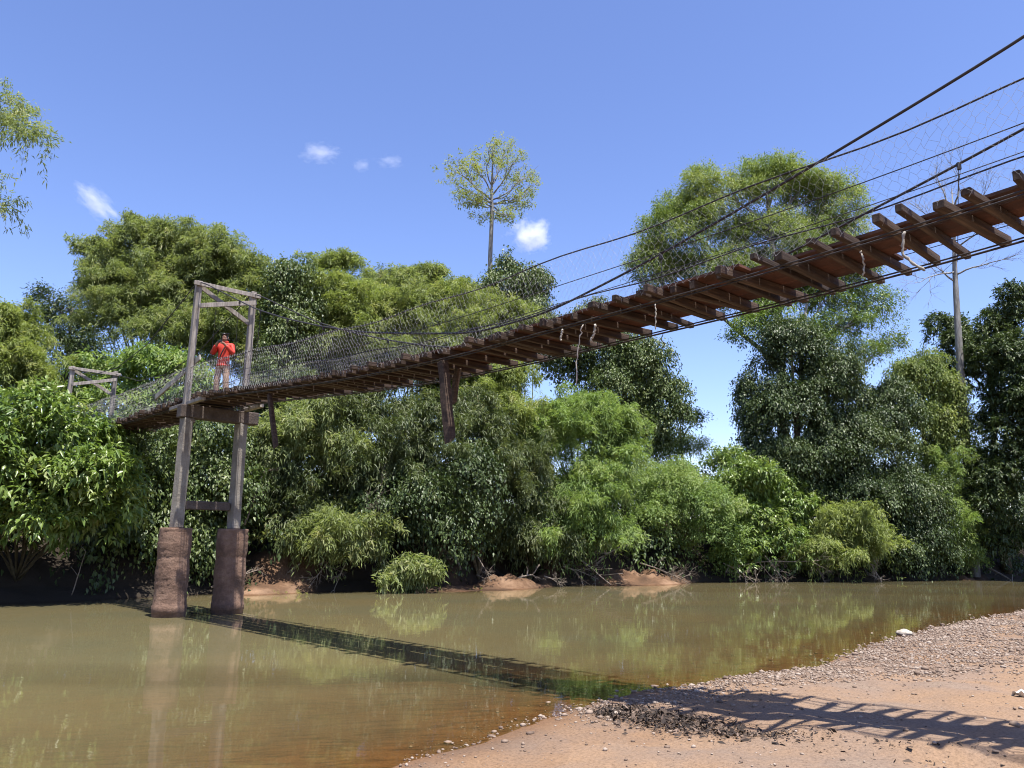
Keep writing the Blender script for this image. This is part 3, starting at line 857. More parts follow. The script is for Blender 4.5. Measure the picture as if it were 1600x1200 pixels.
# --- the tall slender tree
def slender_tree():
    g = np.random.default_rng(31)
    D = 51.0
    b = at(768, 640, D)
    root = empty('slender_tree', (b[0], b[1], hz(b[0], b[1])), 'tall slender tree with a bare trunk and thin umbrella-shaped yellow-green crown', 'tree')
    mb = MB()
    pts = [(b[0], b[1], hz(b[0], b[1]) - .2), at(765, 480, D), at(766, 400, D), at(769, 330, D), at(768, 300, D), at(771, 225, D)]
    t = np.linspace(0, 1, 30)
    pp = np.array([[np.interp(tt, [0, .5, .66, .8, .87, 1], [p[i] for p in pts]) for i in range(3)] for tt in t])
    mb.tube(pp, np.interp(t, [0, .8, 1], [.24, .13, .02]), 9)
    ends = [((767, 318), (692, 275)), ((767, 312), (705, 247)), ((768, 300), (735, 240)), ((768, 290), (765, 218)), ((768, 290), (795, 220)), ((769, 305), (815, 240)), ((770, 312), (842, 262)), ((770, 318), (856, 286)),
            ((769, 322), (728, 322)), ((769, 328), (800, 330)), ((769, 320), (825, 312)), ((768, 316), (722, 300))]
    cl = []
    for (s, e) in ends:
        for dd in ((-2.2, .3) if len(cl) % 2 else (.2, 2.4)):
            a = at(s[0], s[1], D)
            q = at(e[0] + g.normal() * 7, e[1] + g.normal() * 6, D + dd + g.normal() * .6)
            if dd:
                q = a + (q - a) * np.array([.8, 1, .9])
            P = limb(mb, a, q, .05, .010, g, .26, 9, -.05, 5)
            for k in range(4, 9):
                if k in (4, 5, 6):
                    sd_ = np.cross(unit(q - a), [0, 0, 1.]) * g.choice([-1, 1])
                    e3 = P[k] + unit(unit(q - a) + sd_ * .9 + np.array([0, 0, .1])) * np.linalg.norm(q - a) * g.uniform(.25, .42)
                    P3 = limb(mb, P[k], e3, .02, .006, g, .2, 6, .02, 4)
                    cl.append((P3[4], np.array([.34, .34, .06])))
                    cl.append((P3[5], np.array([.30, .30, .06])))
                for _ in range(2):
                    e2 = P[k] + unit(g.normal(size=3) * np.array([1, 1, .16]) + np.array([0, 0, .06])) * g.uniform(.2, .7)
                    limb(mb, P[k], e2, .014, .005, g, .1, 4, 0, 3)
                    if g.random() < .8:
                        cl.append((e2, np.array([.3, .3, .06])))
    for _ in range(16):
        p = at(768 + g.normal() * 14, 338 + abs(g.normal()) * 7, D)
        limb(mb, at(769, 330, D), p, .012, .004, g, .1, 4, 0, 3)
        cl.append((p, np.array([.2, .2, .12])))
    mb.build('trunk', M['bark'], root, smooth=True)
    foliage('crown', cl, 'fine', M['sparse'], root, 77, dens=.42, size=1.0, raw=True)


slender_tree()


def recurse(mb, g, a, d, L, r, depth, out=None, bend=.5, up=.1):
    b = a + d * L
    P = limb(mb, a, b, r, r * .6, g, .12, 5, 0, 5 if depth > 1 else 3)
    if out is not None and depth <= 1:
        out.append(b)
    if depth == 0:
        return
    for _ in range(3 if depth > 1 else 4):
        nd = unit(d + g.normal(size=3) * bend + np.array([0, 0, up]))
        recurse(mb, g, P[g.integers(2, 5)], nd, L * g.uniform(.55, .8), r * .55, depth - 1, out, bend, up)


def bare_tree():
    g = np.random.default_rng(5)
    D = 54.4
    b = at(1504, 700, D)
    root = empty('bare_tree', (b[0], b[1], hz(b[0], b[1])), 'leafless grey tree with straight trunk and bare twigs behind right end of bridge', 'tree')
    mb = MB()
    P = np.array([(b[0], b[1], hz(b[0], b[1]) - .2), at(1502, 600, D), at(1496, 500, D), at(1492, 425, D), at(1490, 340, D), at(1487, 295, D)])
    mb.tube(P, [.3, .26, .22, .17, .09, .03], 9)
    for (s, e) in (((1492, 430), (1570, 405)), ((1492, 425), (1440, 440)), ((1491, 380), (1440, 330)), ((1491, 370), (1535, 310)), ((1490, 330), (1500, 270)), ((1490, 340), (1465, 280)), ((1491, 390), (1550, 350)), ((1492, 440), (1460, 415))):
        a, q = at(*s, D), at(*e, D + g.normal() * 2.5)
        d = unit(q - a)
        L = np.linalg.norm(q - a)
        P = limb(mb, a, q, .075, .02, g, .08, 9, .04, 6)
        for k in range(3, 9):
            recurse(mb, g, P[k], unit(d + g.normal(size=3) * .5 + np.array([0, 0, .2])), L * .3, .022, 2, None, .45, .15)
    mb.build('trunk', M['bark'], root, smooth=True)


bare_tree()


def overhang():
    """bamboo that leans into the top left corner"""
    g = np.random.default_rng(9)
    root = empty('bamboo_clump', (-21.5, 21.5, hz(-21.5, 21.5)), 'drooping bamboo branches reaching into the top left corner from outside', 'bamboo')
    mb = MB()
    b = np.array([-21.5, 21.5, hz(-21.5, 21.5)])
    D = 19.0
    cl = []
    for tip, mid in (((62, 228), (-40, 140)), ((2, 310), (-70, 260)), ((16, 165), (-70, 130)), ((-6, 330), (-80, 300))):
        m_, e = at(*mid, D), at(*tip, D)
        t = np.linspace(0, 1, 22)[:, None]
        P = b * (1 - t) ** 3 + 3 * (b + np.array([0, 0, 9.])) * t * (1 - t) ** 2 + 3 * (m_ + np.array([-.6, 0, .9])) * t * t * (1 - t) + e * t ** 3
        mb.tube(P, np.linspace(.04, .006, 22), 6)
        for k in range(13, 22):
            cl.append((P[k] + g.normal(size=3) * .06, np.array([.30, .35, .16])))
    for p in ((12, 168), (0, 155), (32, 182), (22, 190), (5, 180), (46, 196), (-20, 170), (54, 210), (-10, 190), (-20, 280)):
        cl.append((at(p[0], p[1], D + g.normal() * .4), np.array([.34, .4, .2])))
    mb.build('culms', M['culm'], root, smooth=True)
    foliage('foliage', cl, 'hang', M['bamboo'], root, 401, dens=2.6, size=.55, raw=True)


overhang()


# ------------------------------------------------------------------ dead wood along the far waterline
def dead_branch(label, a, b, r, seed, depth=2, n=5, spread=.6):
    g = np.random.default_rng(seed)
    mb = MB()
    P = limb(mb, a, b, r, r * .4, g, .07, 11, .04, 6)
    L = np.linalg.norm(np.asarray(b) - np.asarray(a))
    for k in g.integers(2, 11, n):
        d = unit(unit(np.asarray(b) - np.asarray(a)) + g.normal(size=3) * spread)
        recurse(mb, g, P[k], d, L * g.uniform(.15, .32), r * .45, depth - 1, None, .5, 0)
    o = mb.build('dead_branch', M['twig'], None, smooth=True, origin=tuple(np.asarray(a)))
    tag(o, label, 'branch', 'dead branches along the far waterline')


dead_branch('pale straight fallen branch slanting from the bank into the water in mid picture', at(868, 852, 42.5), at(955, 914, 40.0), .05, 1, 1, 4)
dead_branch('bleached thick branch lying on the red earth right of the fallen straight branch', at(985, 850, 44.5), at(925, 880, 43.4), .06, 2, 3, 6)
dead_branch('tangle of bare twigs on the right sunlit patch of red earth', at(1000, 880, 43.6), at(1070, 908, 43.6), .04, 3, 3, 14, .9)
dead_branch('bare twigs poking from under the bright creeper mound beside the dark hollow', at(1130, 880, 46.2), at(1180, 912, 45.4), .04, 4, 3, 10, .9)
dead_branch('long horizontal bare branch under the left end of the yellow-green bush', at(1140, 888, 46.8), at(1250, 878, 47.0), .045, 5, 3, 8, .7)
dead_branch('bare branches dipping to the water below the yellow-green bush', at(1260, 860, 48.0), at(1290, 912, 47.2), .05, 6, 3, 12, .9)
dead_branch('fan of bare twigs at the right end of the yellow-green bush', at(1350, 868, 48.8), at(1378, 910, 48.0), .045, 7, 3, 14, 1.0)
dead_branch('short pale-tipped log leaning into the water at the far right', at(1545, 888, 54.5), at(1582, 908, 53.2), .09, 8, 1, 2)
dead_branch('grey branch crossing the dark bank close beside the right pier cylinder', at(382, 820, 32.5), at(414, 735, 33.4), .05, 9, 3, 6)
dead_branch('thin curved roots dangling to the water under the low bamboo bush', at(520, 870, 33.8), at(480, 922, 33.3), .03, 10, 3, 9, .9)
dead_branch('forked white roots at the water left of the tiny bamboo tuft', at(540, 880, 33.9), at(522, 922, 33.5), .03, 11, 2, 5, .8)
dead_branch('roots under the tiny bamboo tuft touching the water', at(650, 895, 34.0), at(655, 924, 33.8), .025, 12, 3, 6, .9)
dead_branch('brown branch pile on the mud just right of the pier', at(330, 918, 31.2), at(390, 895, 32.2), .04, 13, 3, 8, .8)
dead_branch('weathered stump lying on the left sunlit patch of red earth', at(790, 912, 38.0), at(832, 898, 38.4), .08, 14, 2, 5, .7)
dead_branch('bare twig thicket over the dark bank between the two red earth patches', at(720, 890, 36.8), at(690, 800, 37.0), .04, 15, 3, 12, .8)
dead_branch('crooked grey roots hanging over the left sunlit patch of red earth', at(745, 868, 37.6), at(770, 914, 37.2), .035, 21, 3, 10, .9)
dead_branch('grey brushwood strewn along the mud beside the middle of the bank', at(880, 885, 41.0), at(935, 905, 41.4), .035, 22, 3, 12, .8)
dead_branch('pale leafless sapling arching out of the dark bushes under the bridge', at(600, 905, 34.6), at(575, 780, 34.2), .03, 23, 3, 10, .7)
dead_branch('thin pale vine stem hanging across the bushes below the middle of the deck', at(705, 690, 37.4), at(688, 800, 36.6), .022, 24, 2, 5, .6)
dead_branch('bleached twigs fanning over the dark gap right of the bright creeper mound', at(1195, 868, 46.8), at(1225, 912, 46.4), .04, 25, 3, 12, .9)
dead_branch('low tangle of roots at the waterline on the left sunlit patch of red earth', at(850, 900, 38.8), at(880, 916, 38.8), .03, 26, 3, 12, 1.0)
dead_branch('brown twig heap on the shaded bank left of the low bamboo bush', at(470, 880, 33.9), at(440, 905, 33.4), .03, 27, 3, 12, .9)
dead_branch('leaning thin liana in front of the gloom under the broad-leaved bush', at(112, 930, 26.6), at(134, 862, 26.4), .02, 16, 1, 2)

# ------------------------------------------------------------------ the bridge
BA = np.array([-8.52, 22.68])
BU = np.array([.6697, -.7426])
BN = np.array([.7426, .6697])
U3, N3 = np.array([*BU, 0]), np.array([*BN, 0])


def bp(L, off, z):
    p = BA + BU * L + BN * off
    return np.array([p[0], p[1], z])


DL = np.array([-14, -10, -7, -2.5, 0, 2, 5.5, 8, 10, 12, 14.4, 16.8, 18.5, 20, 22, 24, 27])
DZ = np.array([6.22, 5.98, 5.88, 5.82, 5.84, 5.75, 5.48, 5.30, 5.20, 5.15, 5.16, 5.17, 5.20, 5.25, 5.38, 5.55, 5.85])


def smooth_interp(x, xs, ys):
    x = np.atleast_1d(np.asarray(x, float))
    r = 0
    for d, w in ((-.9, .2), (-.45, .2), (0, .2), (.45, .2), (.9, .2)):
        r = r + w * np.interp(x + d, xs, ys)
    return r


def dz(L):
    return float(smooth_interp(L, DL, DZ)[0])       # underside of the joists


CL = np.array([-13.4, -10, -7, -4, 0, .3, 4.1, 5.8, 7.6, 9.2, 10.9, 12.7, 14.4, 16.1, 17.6, 18.85, 19.9, 20.8, 23.5, 27])
CZ = np.array([8.9, 8.1, 7.9, 8.2, 9.35, 9.28, 7.65, 7.05, 6.50, 6.07, 5.72, 5.38, 5.37, 5.64, 5.95, 6.24, 6.49, 6.72, 7.6, 9.3])


def cz(L):
    L = np.atleast_1d(np.asarray(L, float))
    if np.all(L >= 0):
        return np.interp(L, CL, CZ) * .6 + .2 * np.interp(np.clip(L - .5, .0, 30), CL, CZ) + .2 * np.interp(L + .5, CL, CZ)
    return np.interp(L, CL, CZ)


bridge = empty('suspension_bridge', tuple(bp(0, 0, 5.6)), 'old rope-and-timber suspension footbridge crossing the river high overhead to the left bank', 'bridge')
HW = .86
g = np.random.default_rng(12)
Ls = []
L = -12.9
while L < 26.4:
    Ls.append(L)
    L += g.choice([.20, .31, .38, .5]) * g.uniform(.85, 1.15) if L < 19.0 else g.choice([.20, .27, .36])
NEAR_FROM = Ls[-100]
far_mb = MB()
for i, L in enumerate(Ls):
    h = g.uniform(.075, .125)
    w = g.uniform(.065, .12)
    ln = g.uniform(.76, .98)
    sh = g.normal() * .06
    ya = g.normal() * .055
    ax = N3 * math.cos(ya) + U3 * math.sin(ya)
    c = bp(L, sh, dz(L) + .13 - h / 2 + .004)
    mb = MB()
    mb.box((0, 0, 0), ax * ln, np.cross([0, 0, 1], ax) * w / 2, np.array([0, 0, h / 2]))
    if L < NEAR_FROM:                            # the far span: too many and too small to tell apart
        far_mb.box(c, ax * ln, np.cross([0, 0, 1], ax) * w / 2, np.array([0, 0, h / 2]))
        continue
    o = mb.build('joist', M['timber'], bridge, bevel=.008)
    # local x along the timber so that the grain follows it
    me = o.data
    rot = Matrix.Rotation(-math.atan2(ax[1], ax[0]), 4, 'Z')
    me.transform(rot)
    o.matrix_basis = Matrix.Translation(Vector(c)) @ rot.inverted()
    o.matrix_parent_inverse = bridge.matrix_basis.inverted()

tag(far_mb.build('joist', M['timber'], bridge), kind='stuff')
for row in range(5):
    off = -.55 + row * .268
    L = -13 + g.uniform(0, 1.5)
    if row == 0:
        L = -12.5
    while L < (26 if 1 <= row <= 3 else 16.6):
        ln = g.uniform(2.4, 3.8)
        e = min(L + ln, 26.6)
        t = np.linspace(L + .01, e - .01, 7)
        wd = g.uniform(.124, .134)
        jz = g.uniform(0, .012)
        mb = MB()
        V, Fc = [], []
        so = g.normal() * .012
        for q in t:
            z = dz(q) + .137 + jz
            for (dx, dzz) in ((-wd, 0), (wd, 0), (wd, .034), (-wd, .034)):
                V.append(bp(q, off + so + dx, z + dzz))
        for k in range(6):
            for j in range(4):
                Fc.append((k * 4 + j, k * 4 + (j + 1) % 4, k * 4 + 4 + (j + 1) % 4, k * 4 + 4 + j))
        Fc += [(3, 2, 1, 0), (24, 25, 26, 27)]
        mb.add(V, Fc)
        mb.build('deck_board', M['board'], bridge)
        L = e


def run_cable(name, m, off, zf, L0, L1, r, n=90, sag=0.0, sides=6):
    t = np.linspace(L0, L1, n)
    z = zf(t)
    P = np.array([bp(a, off, b) for a, b in zip(t, z)])
    if sag:
        gg = np.random.default_rng(int(off * 100 + r * 1e5) % 9999)
        P[:, 2] += np.interp(t, np.arange(L0, L1 + 1.2, 1.2), gg.normal(size=len(np.arange(L0, L1 + 1.2, 1.2))) * sag)
    mb = MB()
    mb.tube(P, r, sides)
    return mb.build(name, m, bridge, smooth=True)


dzv = lambda t: smooth_interp(t, DL, DZ)
for s in (-1, 1):
    run_cable('main_cable', M['cable'], s * .82, cz, .0, 27, .017)
    run_cable('main_cable', M['cable'], s * .82, cz, -13.4, -.02, .014)
    run_cable('handrail_wire', M['cable'], s * .84, lambda t: dzv(t) + .98 + .03 * np.sin(t * 1.9 + s), -13.3, 26.9, .0105)
    run_cable('side_wire', M['cable'], s * .85, lambda t: dzv(t) + .56, -13.3, 26.9, .006)
    run_cable('side_wire', M['cable'], s * .86, lambda t: dzv(t) + .28, -13.3, 26.9, .005)
    run_cable('deck_cable', M['cable'], s * .58, lambda t: dzv(t) - .010, -13.3, 26.9, .010)
    run_cable('deck_cable', M['cable'], s * .68, lambda t: dzv(t) - .012, -13.3, 26.9, .010 if s < 0 else .013)

# hangers from cable to deck
for s in (-1, 1):
    for L in (1.6, 3.1, 4.4, 5.9, 7.6, 9.0, 16.5, 19.6, 21.8, 24.6):
        zt = float(cz(L)[0])
        L2 = L + g.normal() * .12
        a, b = bp(L, s * .82, zt - .01), bp(L2, s * .86, dz(L2) + .02)
        if a[2] - b[2] < .3 or (s < 0 and 17 < L < 22):
            continue
        mb = MB()
        P = limb(mb, a, b, .0045, .0045, g, .03, 8, 0, 5)
        mb.tube([a + [0, 0, .025], a + [0, 0, -.06]], .026, 6)
        mb.build('hanger', M['cable'], bridge)


# chicken wire along both sides
def netting(off, L0, L1, seed, skip=None):
    gg = np.random.default_rng(seed)
    cw, ch = .105, .092
    nx, ny = int((L1 - L0) / cw), 11
    nodes = {}
    V = []

    def nd(i, j, k):
        key = (i, j, k)
        if key in nodes:
            return nodes[key]
        t = L0 + (i + (.5 if j % 2 else 0)) * cw + (k * cw * .0)
        hgt = (j + (.32 if k else 0)) / (ny) * .98
        bulge = .06 * math.sin(hgt * 3.1) * math.sin(t * .9 + off * 3) + .03 * math.sin(t * 2.7)
        dent = .10 * math.exp(-((t % 5.3 - 2.4) / .5) ** 2) * math.sin(hgt * 3.1)
        t2 = t + gg.normal() * .012 + .05 * math.sin(hgt * 5 + t * .7) + dent * .5
        z = dz(t) + .03 + hgt * (1 - .05 * abs(math.sin(t * .8))) + gg.normal() * .009 - dent * .5
        nodes[key] = len(V)
        V.append(bp(t2, off * (1 + .04) + bulge * .6, z))
        return nodes[key]

    E = []
    for j in range(ny + 1):
        for i in range(nx):
            a, b = nd(i, j, 0), nd(i, j, 1)
            E.append((a, b))
            if j < ny:
                if j % 2 == 0:
                    E.append((b, nd(i, j + 1, 0)))
                    if i > 0:
                        E.append((b, nd(i - 1, j + 1, 0)))
                else:
                    E.append((b, nd(i, j + 1, 0)))
                    if i < nx - 1:
                        E.append((b, nd(i + 1, j + 1, 0)))
    V = np.array(V)
    E = np.array(E)
    a, b = V[E[:, 0]], V[E[:, 1]]
    d = unit(b - a)
    s1 = unit(np.cross(d, N3 + np.array([.01, .02, .03])))
    s2 = np.cross(d, s1)
    r = np.interp(a @ U3 - bp(0, 0, 0) @ U3, [3, 9, 14], [.0024, .0021, .0014])[:, None]
    ring = [s1 * r, (-.5 * s1 + .866 * s2) * r, (-.5 * s1 - .866 * s2) * r]
    VV = np.stack([a + ring[0], a + ring[1], a + ring[2], b + ring[0], b + ring[1], b + ring[2]], 1).reshape(-1, 3)
    i = np.arange(len(E)) * 6
    T = []
    for q in range(3):
        w = (q + 1) % 3
        T += [np.stack([i + q, i + w, i + 3 + w], 1), np.stack([i + q, i + 3 + w, i + 3 + q], 1)]
    tri_mesh('wire_netting', VV, np.concatenate(T), M['wire'], None, bridge)


for s in (-1, 1):
    netting(s * .85, .1, 26.4, 5 + s)
    netting(s * .85, -12.9, -.05, 15 + s)

# ------------------------------------------------------------------ pier under the first tower
PB = bp(0, 0, 0)
pier = empty('bridge_pier', (PB[0], PB[1], -1.2), 'concrete bridge pier of two brown cylinders and two square columns standing in the river', 'pier')
zc = at(280, 825, 22.4)[2]
for s in (-1, 1):
    c = bp(0, s * .80, 0)
    mb = MB()
    prof = [(.42, -1.6), (.425, .10), (.445, .12), (.445, .28), (.425, .31)]
    for z in np.arange(.45, zc - .05, .045):
        jt = min(abs(z - .95), abs(z - 1.55), abs(z - 1.98))
        prof.append((.42 + .010 * math.sin(z * 7.3) - (.010 if jt < .03 else 0), z))
    prof += [(.42, zc - .03), (.405, zc)]
    mb.lathe((c[0], c[1], 0), prof, 48, wob=.016)
    o = mb.build('cylinder', M['pier'], pier, smooth=False)
    o.data.polygons.foreach_set('use_smooth', [len(p.vertices) == 4 for p in o.data.polygons])
    mb = MB()
    a, b = bp(0, s * .80, zc + .001), bp(.02, s * .79, 5.36)
    ang = R(14)
    ex = U3 * math.cos(ang) + N3 * math.sin(ang)
    ey = N3 * math.cos(ang) - U3 * math.sin(ang)
    V, Fc = [], []
    zz = np.linspace(0, 1, 9)
    for t in zz:
        p = a + (b - a) * t
        for (i, j) in ((-1, -1), (1, -1), (1, 1), (-1, 1)):
            V.append(p + ex * i * (.138 + .006 * math.sin(t * 9 + i)) + ey * j * (.138 + .006 * math.cos(t * 11 + j)))
    for k in range(8):
        for j in range(4):
            Fc.append((k * 4 + j, k * 4 + (j + 1) % 4, k * 4 + 4 + (j + 1) % 4, k * 4 + 4 + j))
    Fc += [(3, 2, 1, 0), (32, 33, 34, 35)]
    mb.add(V, Fc)
    mb.build('column', M['column'], pier, bevel=.02)
mb = MB()
ztie = at(315, 790, 22.6)[2]
mb.beam(bp(0, -.62, ztie), bp(0, .62, ztie), .2, .24)
mb.build('tie_beam', M['beam'], pier, bevel=.02)
mb = MB()
mb.beam(bp(0, -1.02, 5.54), bp(0, 1.25, 5.54), .34, .36)
mb.build('cap_beam', M['beam'], pier, bevel=.02)
mb = MB()
mb.beam(bp(-1.3, -.80, 5.76), bp(1.2, -.82, 5.77), .12, .10)
mb.beam(bp(-1.3, .85, 5.76), bp(1.2, .85, 5.77), .12, .10)
mb.build('bearer', M['grey_timber'], pier, bevel=.01)


# ------------------------------------------------------------------ timber towers
def tower(L0, ztop, zb, label, lean):
    root = empty('bridge_tower', tuple(bp(L0, 0, zb)), label, 'bridge tower', 'timber towers carrying the bridge cables')
    for s in (-1, 1):
        mb = MB()
        w = .088
        a, b = bp(L0 + lean, s * .84, zb), bp(L0 + .1, s * .82, ztop + .02 * s)
        mb.beam(a, b, 2 * w, 1.8 * w, up=N3)
        mb.build('post', M['grey_timber'], root, bevel=.012)
    mb = MB()
    mb.beam(bp(L0 + .22, -1.0, ztop - .12), bp(L0 + .22, 1.0, ztop - .12), .05, .125)
    mb.build('top_beam', M['grey_timber'], root, bevel=.008)
    for s, z1, z2 in ((1, .12, 1.02), (-1, .36, .80)):
        mb = MB()
        mb.beam(bp(L0 + .2 - s * .12, -s * .84, ztop - z1), bp(L0 + .2 - s * .12, s * .84, ztop - z2), .05, .13)
        mb.build('brace', M['grey_timber'], root, bevel=.006)
    return root


t1 = tower(0, 9.36, 5.70, 'tall grey timber bridge tower standing on the concrete pier around the man', 0)
mb = MB()
a, b = at(243, 621, float(bp(-2.4, -.95, 0)[1])), at(313, 558, float(bp(.12, -.98, 0)[1]))
mb.beam(a, b, .05, .16)
mb.build('slanting_plank', M['pale_timber'], t1, bevel=.006)
tower(-13.3, 8.95, 5.6, 'smaller grey timber tower at the far end of the bridge among the shrubs', 0)
for s in (-1, 1):          # back stays of the far tower
    run_cable('main_cable', M['cable'], s * .82, lambda t: 8.9 + (t + 13.4) * .55, -18.5, -13.42, .015, 8)


# ------------------------------------------------------------------ timber props left hanging under the deck
def prop(label, a, b, w, h, seed):
    g = np.random.default_rng(seed)
    a, b = np.asarray(a), np.asarray(b)
    mb = MB()
    d = unit(b - a)
    sd = unit(np.cross(d, BN.tolist() + [0]))
    fw = np.cross(sd, d)
    V, Fc = [], []
    ts = np.linspace(0, 1, 7)
    for t in ts:
        p = a + (b - a) * t
        for (i, j) in ((-1, -1), (1, -1), (1, 1), (-1, 1)):
            V.append(p + sd * i * w * g.uniform(.85, 1.1) + fw * j * h * g.uniform(.85, 1.1))
    V = np.array(V)
    V[-4:-2] += d * w * 1.3
    for k in range(6):
        for j in range(4):
            Fc.append((k * 4 + j, k * 4 + (j + 1) % 4, k * 4 + 4 + (j + 1) % 4, k * 4 + 4 + j))
    Fc += [(3, 2, 1, 0), (24, 25, 26, 27)]
    mb.add(V, Fc)
    o = mb.build('timber_prop', M['timber'], None, bevel=.012, origin=tuple(a))
    tag(o, label, 'timber post', 'timber props hanging below the bridge deck')


def deck_pt(px, py, off):
    v = ray(px, py)
    o = BA + BN * off
    t, L = np.linalg.solve(np.array([[v[0], -BU[0]], [v[1], -BU[1]]]), o)
    return v * t + np.array([0, 0, CAMH])


prop('long thick timber prop hanging below the middle of the bridge deck', deck_pt(692, 565, -.62), deck_pt(703, 684, -.62), .085, .07, 1)
prop('shorter slanting timber prop behind the long thick one', deck_pt(716, 575, .1), deck_pt(708, 627, .1), .06, .05, 2)
prop('thin timber prop hanging below the deck just right of the pier', deck_pt(421, 616, -.55), deck_pt(431, 697, -.55), .055, .05, 3)


# ------------------------------------------------------------------ loose rope ends
def rope(label, pts, r, seed, m='rope', off=-.92):
    g = np.random.default_rng(seed)
    P = np.array([deck_pt(x, y, off) for x, y in pts])
    t = np.linspace(0, 1, 18)
    k = np.linspace(0, 1, len(P))
    Q = np.stack([np.interp(t, k, P[:, i]) for i in range(3)], 1)
    for _ in range(2):
        Q[1:-1] = (Q[:-2] + Q[1:-1] * 2 + Q[2:]) / 4
    Q += g.normal(size=Q.shape) * .006
    mb = MB()
    mb.tube(Q, r * (1 + .25 * np.sin(np.arange(18) * 2.1)), 6)
    o = mb.build('rope', M[m], None, smooth=True, origin=tuple(Q[0]))
    tag(o, label, 'rope', 'loose rope ends hanging from the bridge')


rope('pale twisted rope looped over a joist at the right end of the bridge', [(1414, 362), (1410, 385), (1412, 400), (1425, 412), (1446, 422)], .014, 1)
rope('thin rope hanging from the deck right of centre with a knot', [(1346, 392), (1350, 410), (1350, 432)], .009, 2)
rope('long white cord hanging far below the deck near the middle', [(910, 508), (905, 530), (902, 560), (901, 600)], .008, 3)
rope('short pale rag end hanging just right of the long white cord', [(930, 508), (928, 522), (922, 534)], .016, 4)
rope('small pale rag end hanging just left of the long white cord', [(879, 515), (877, 524), (877, 532)], .014, 5)
rope('dark curled wire end dangling below the deck against the sky', [(1037, 518), (1033, 530), (1040, 538), (1034, 545)], .007, 6, 'cable', .8)
rope('thin cord tied round a joist left of the dark curled wire', [(1024, 475), (1025, 492), (1025, 515)], .008, 7)


# ------------------------------------------------------------------ the man on the bridge
def skin_mesh(name, verts, edges, m, parent, root=0, sub=2):
    me = bpy.data.meshes.new(name)
    me.from_pydata([v[:3] for v in verts], edges, [])
    o = bpy.data.objects.new(name, me)
    C.objects.link(o)
    me.materials.append(m)
    o.parent = parent
    md = o.modifiers.new('skin', 'SKIN')
    md.use_smooth_shade = True
    for i, v in enumerate(verts):
        r = v[3] if not isinstance(v[3], tuple) else v[3]
        me.skin_vertices[0].data[i].radius = r if isinstance(r, tuple) else (r, r)
        me.skin_vertices[0].data[i].use_root = (i == root)
    s = o.modifiers.new('sub', 'SUBSURF')
    s.levels = s.render_levels = sub
    return o


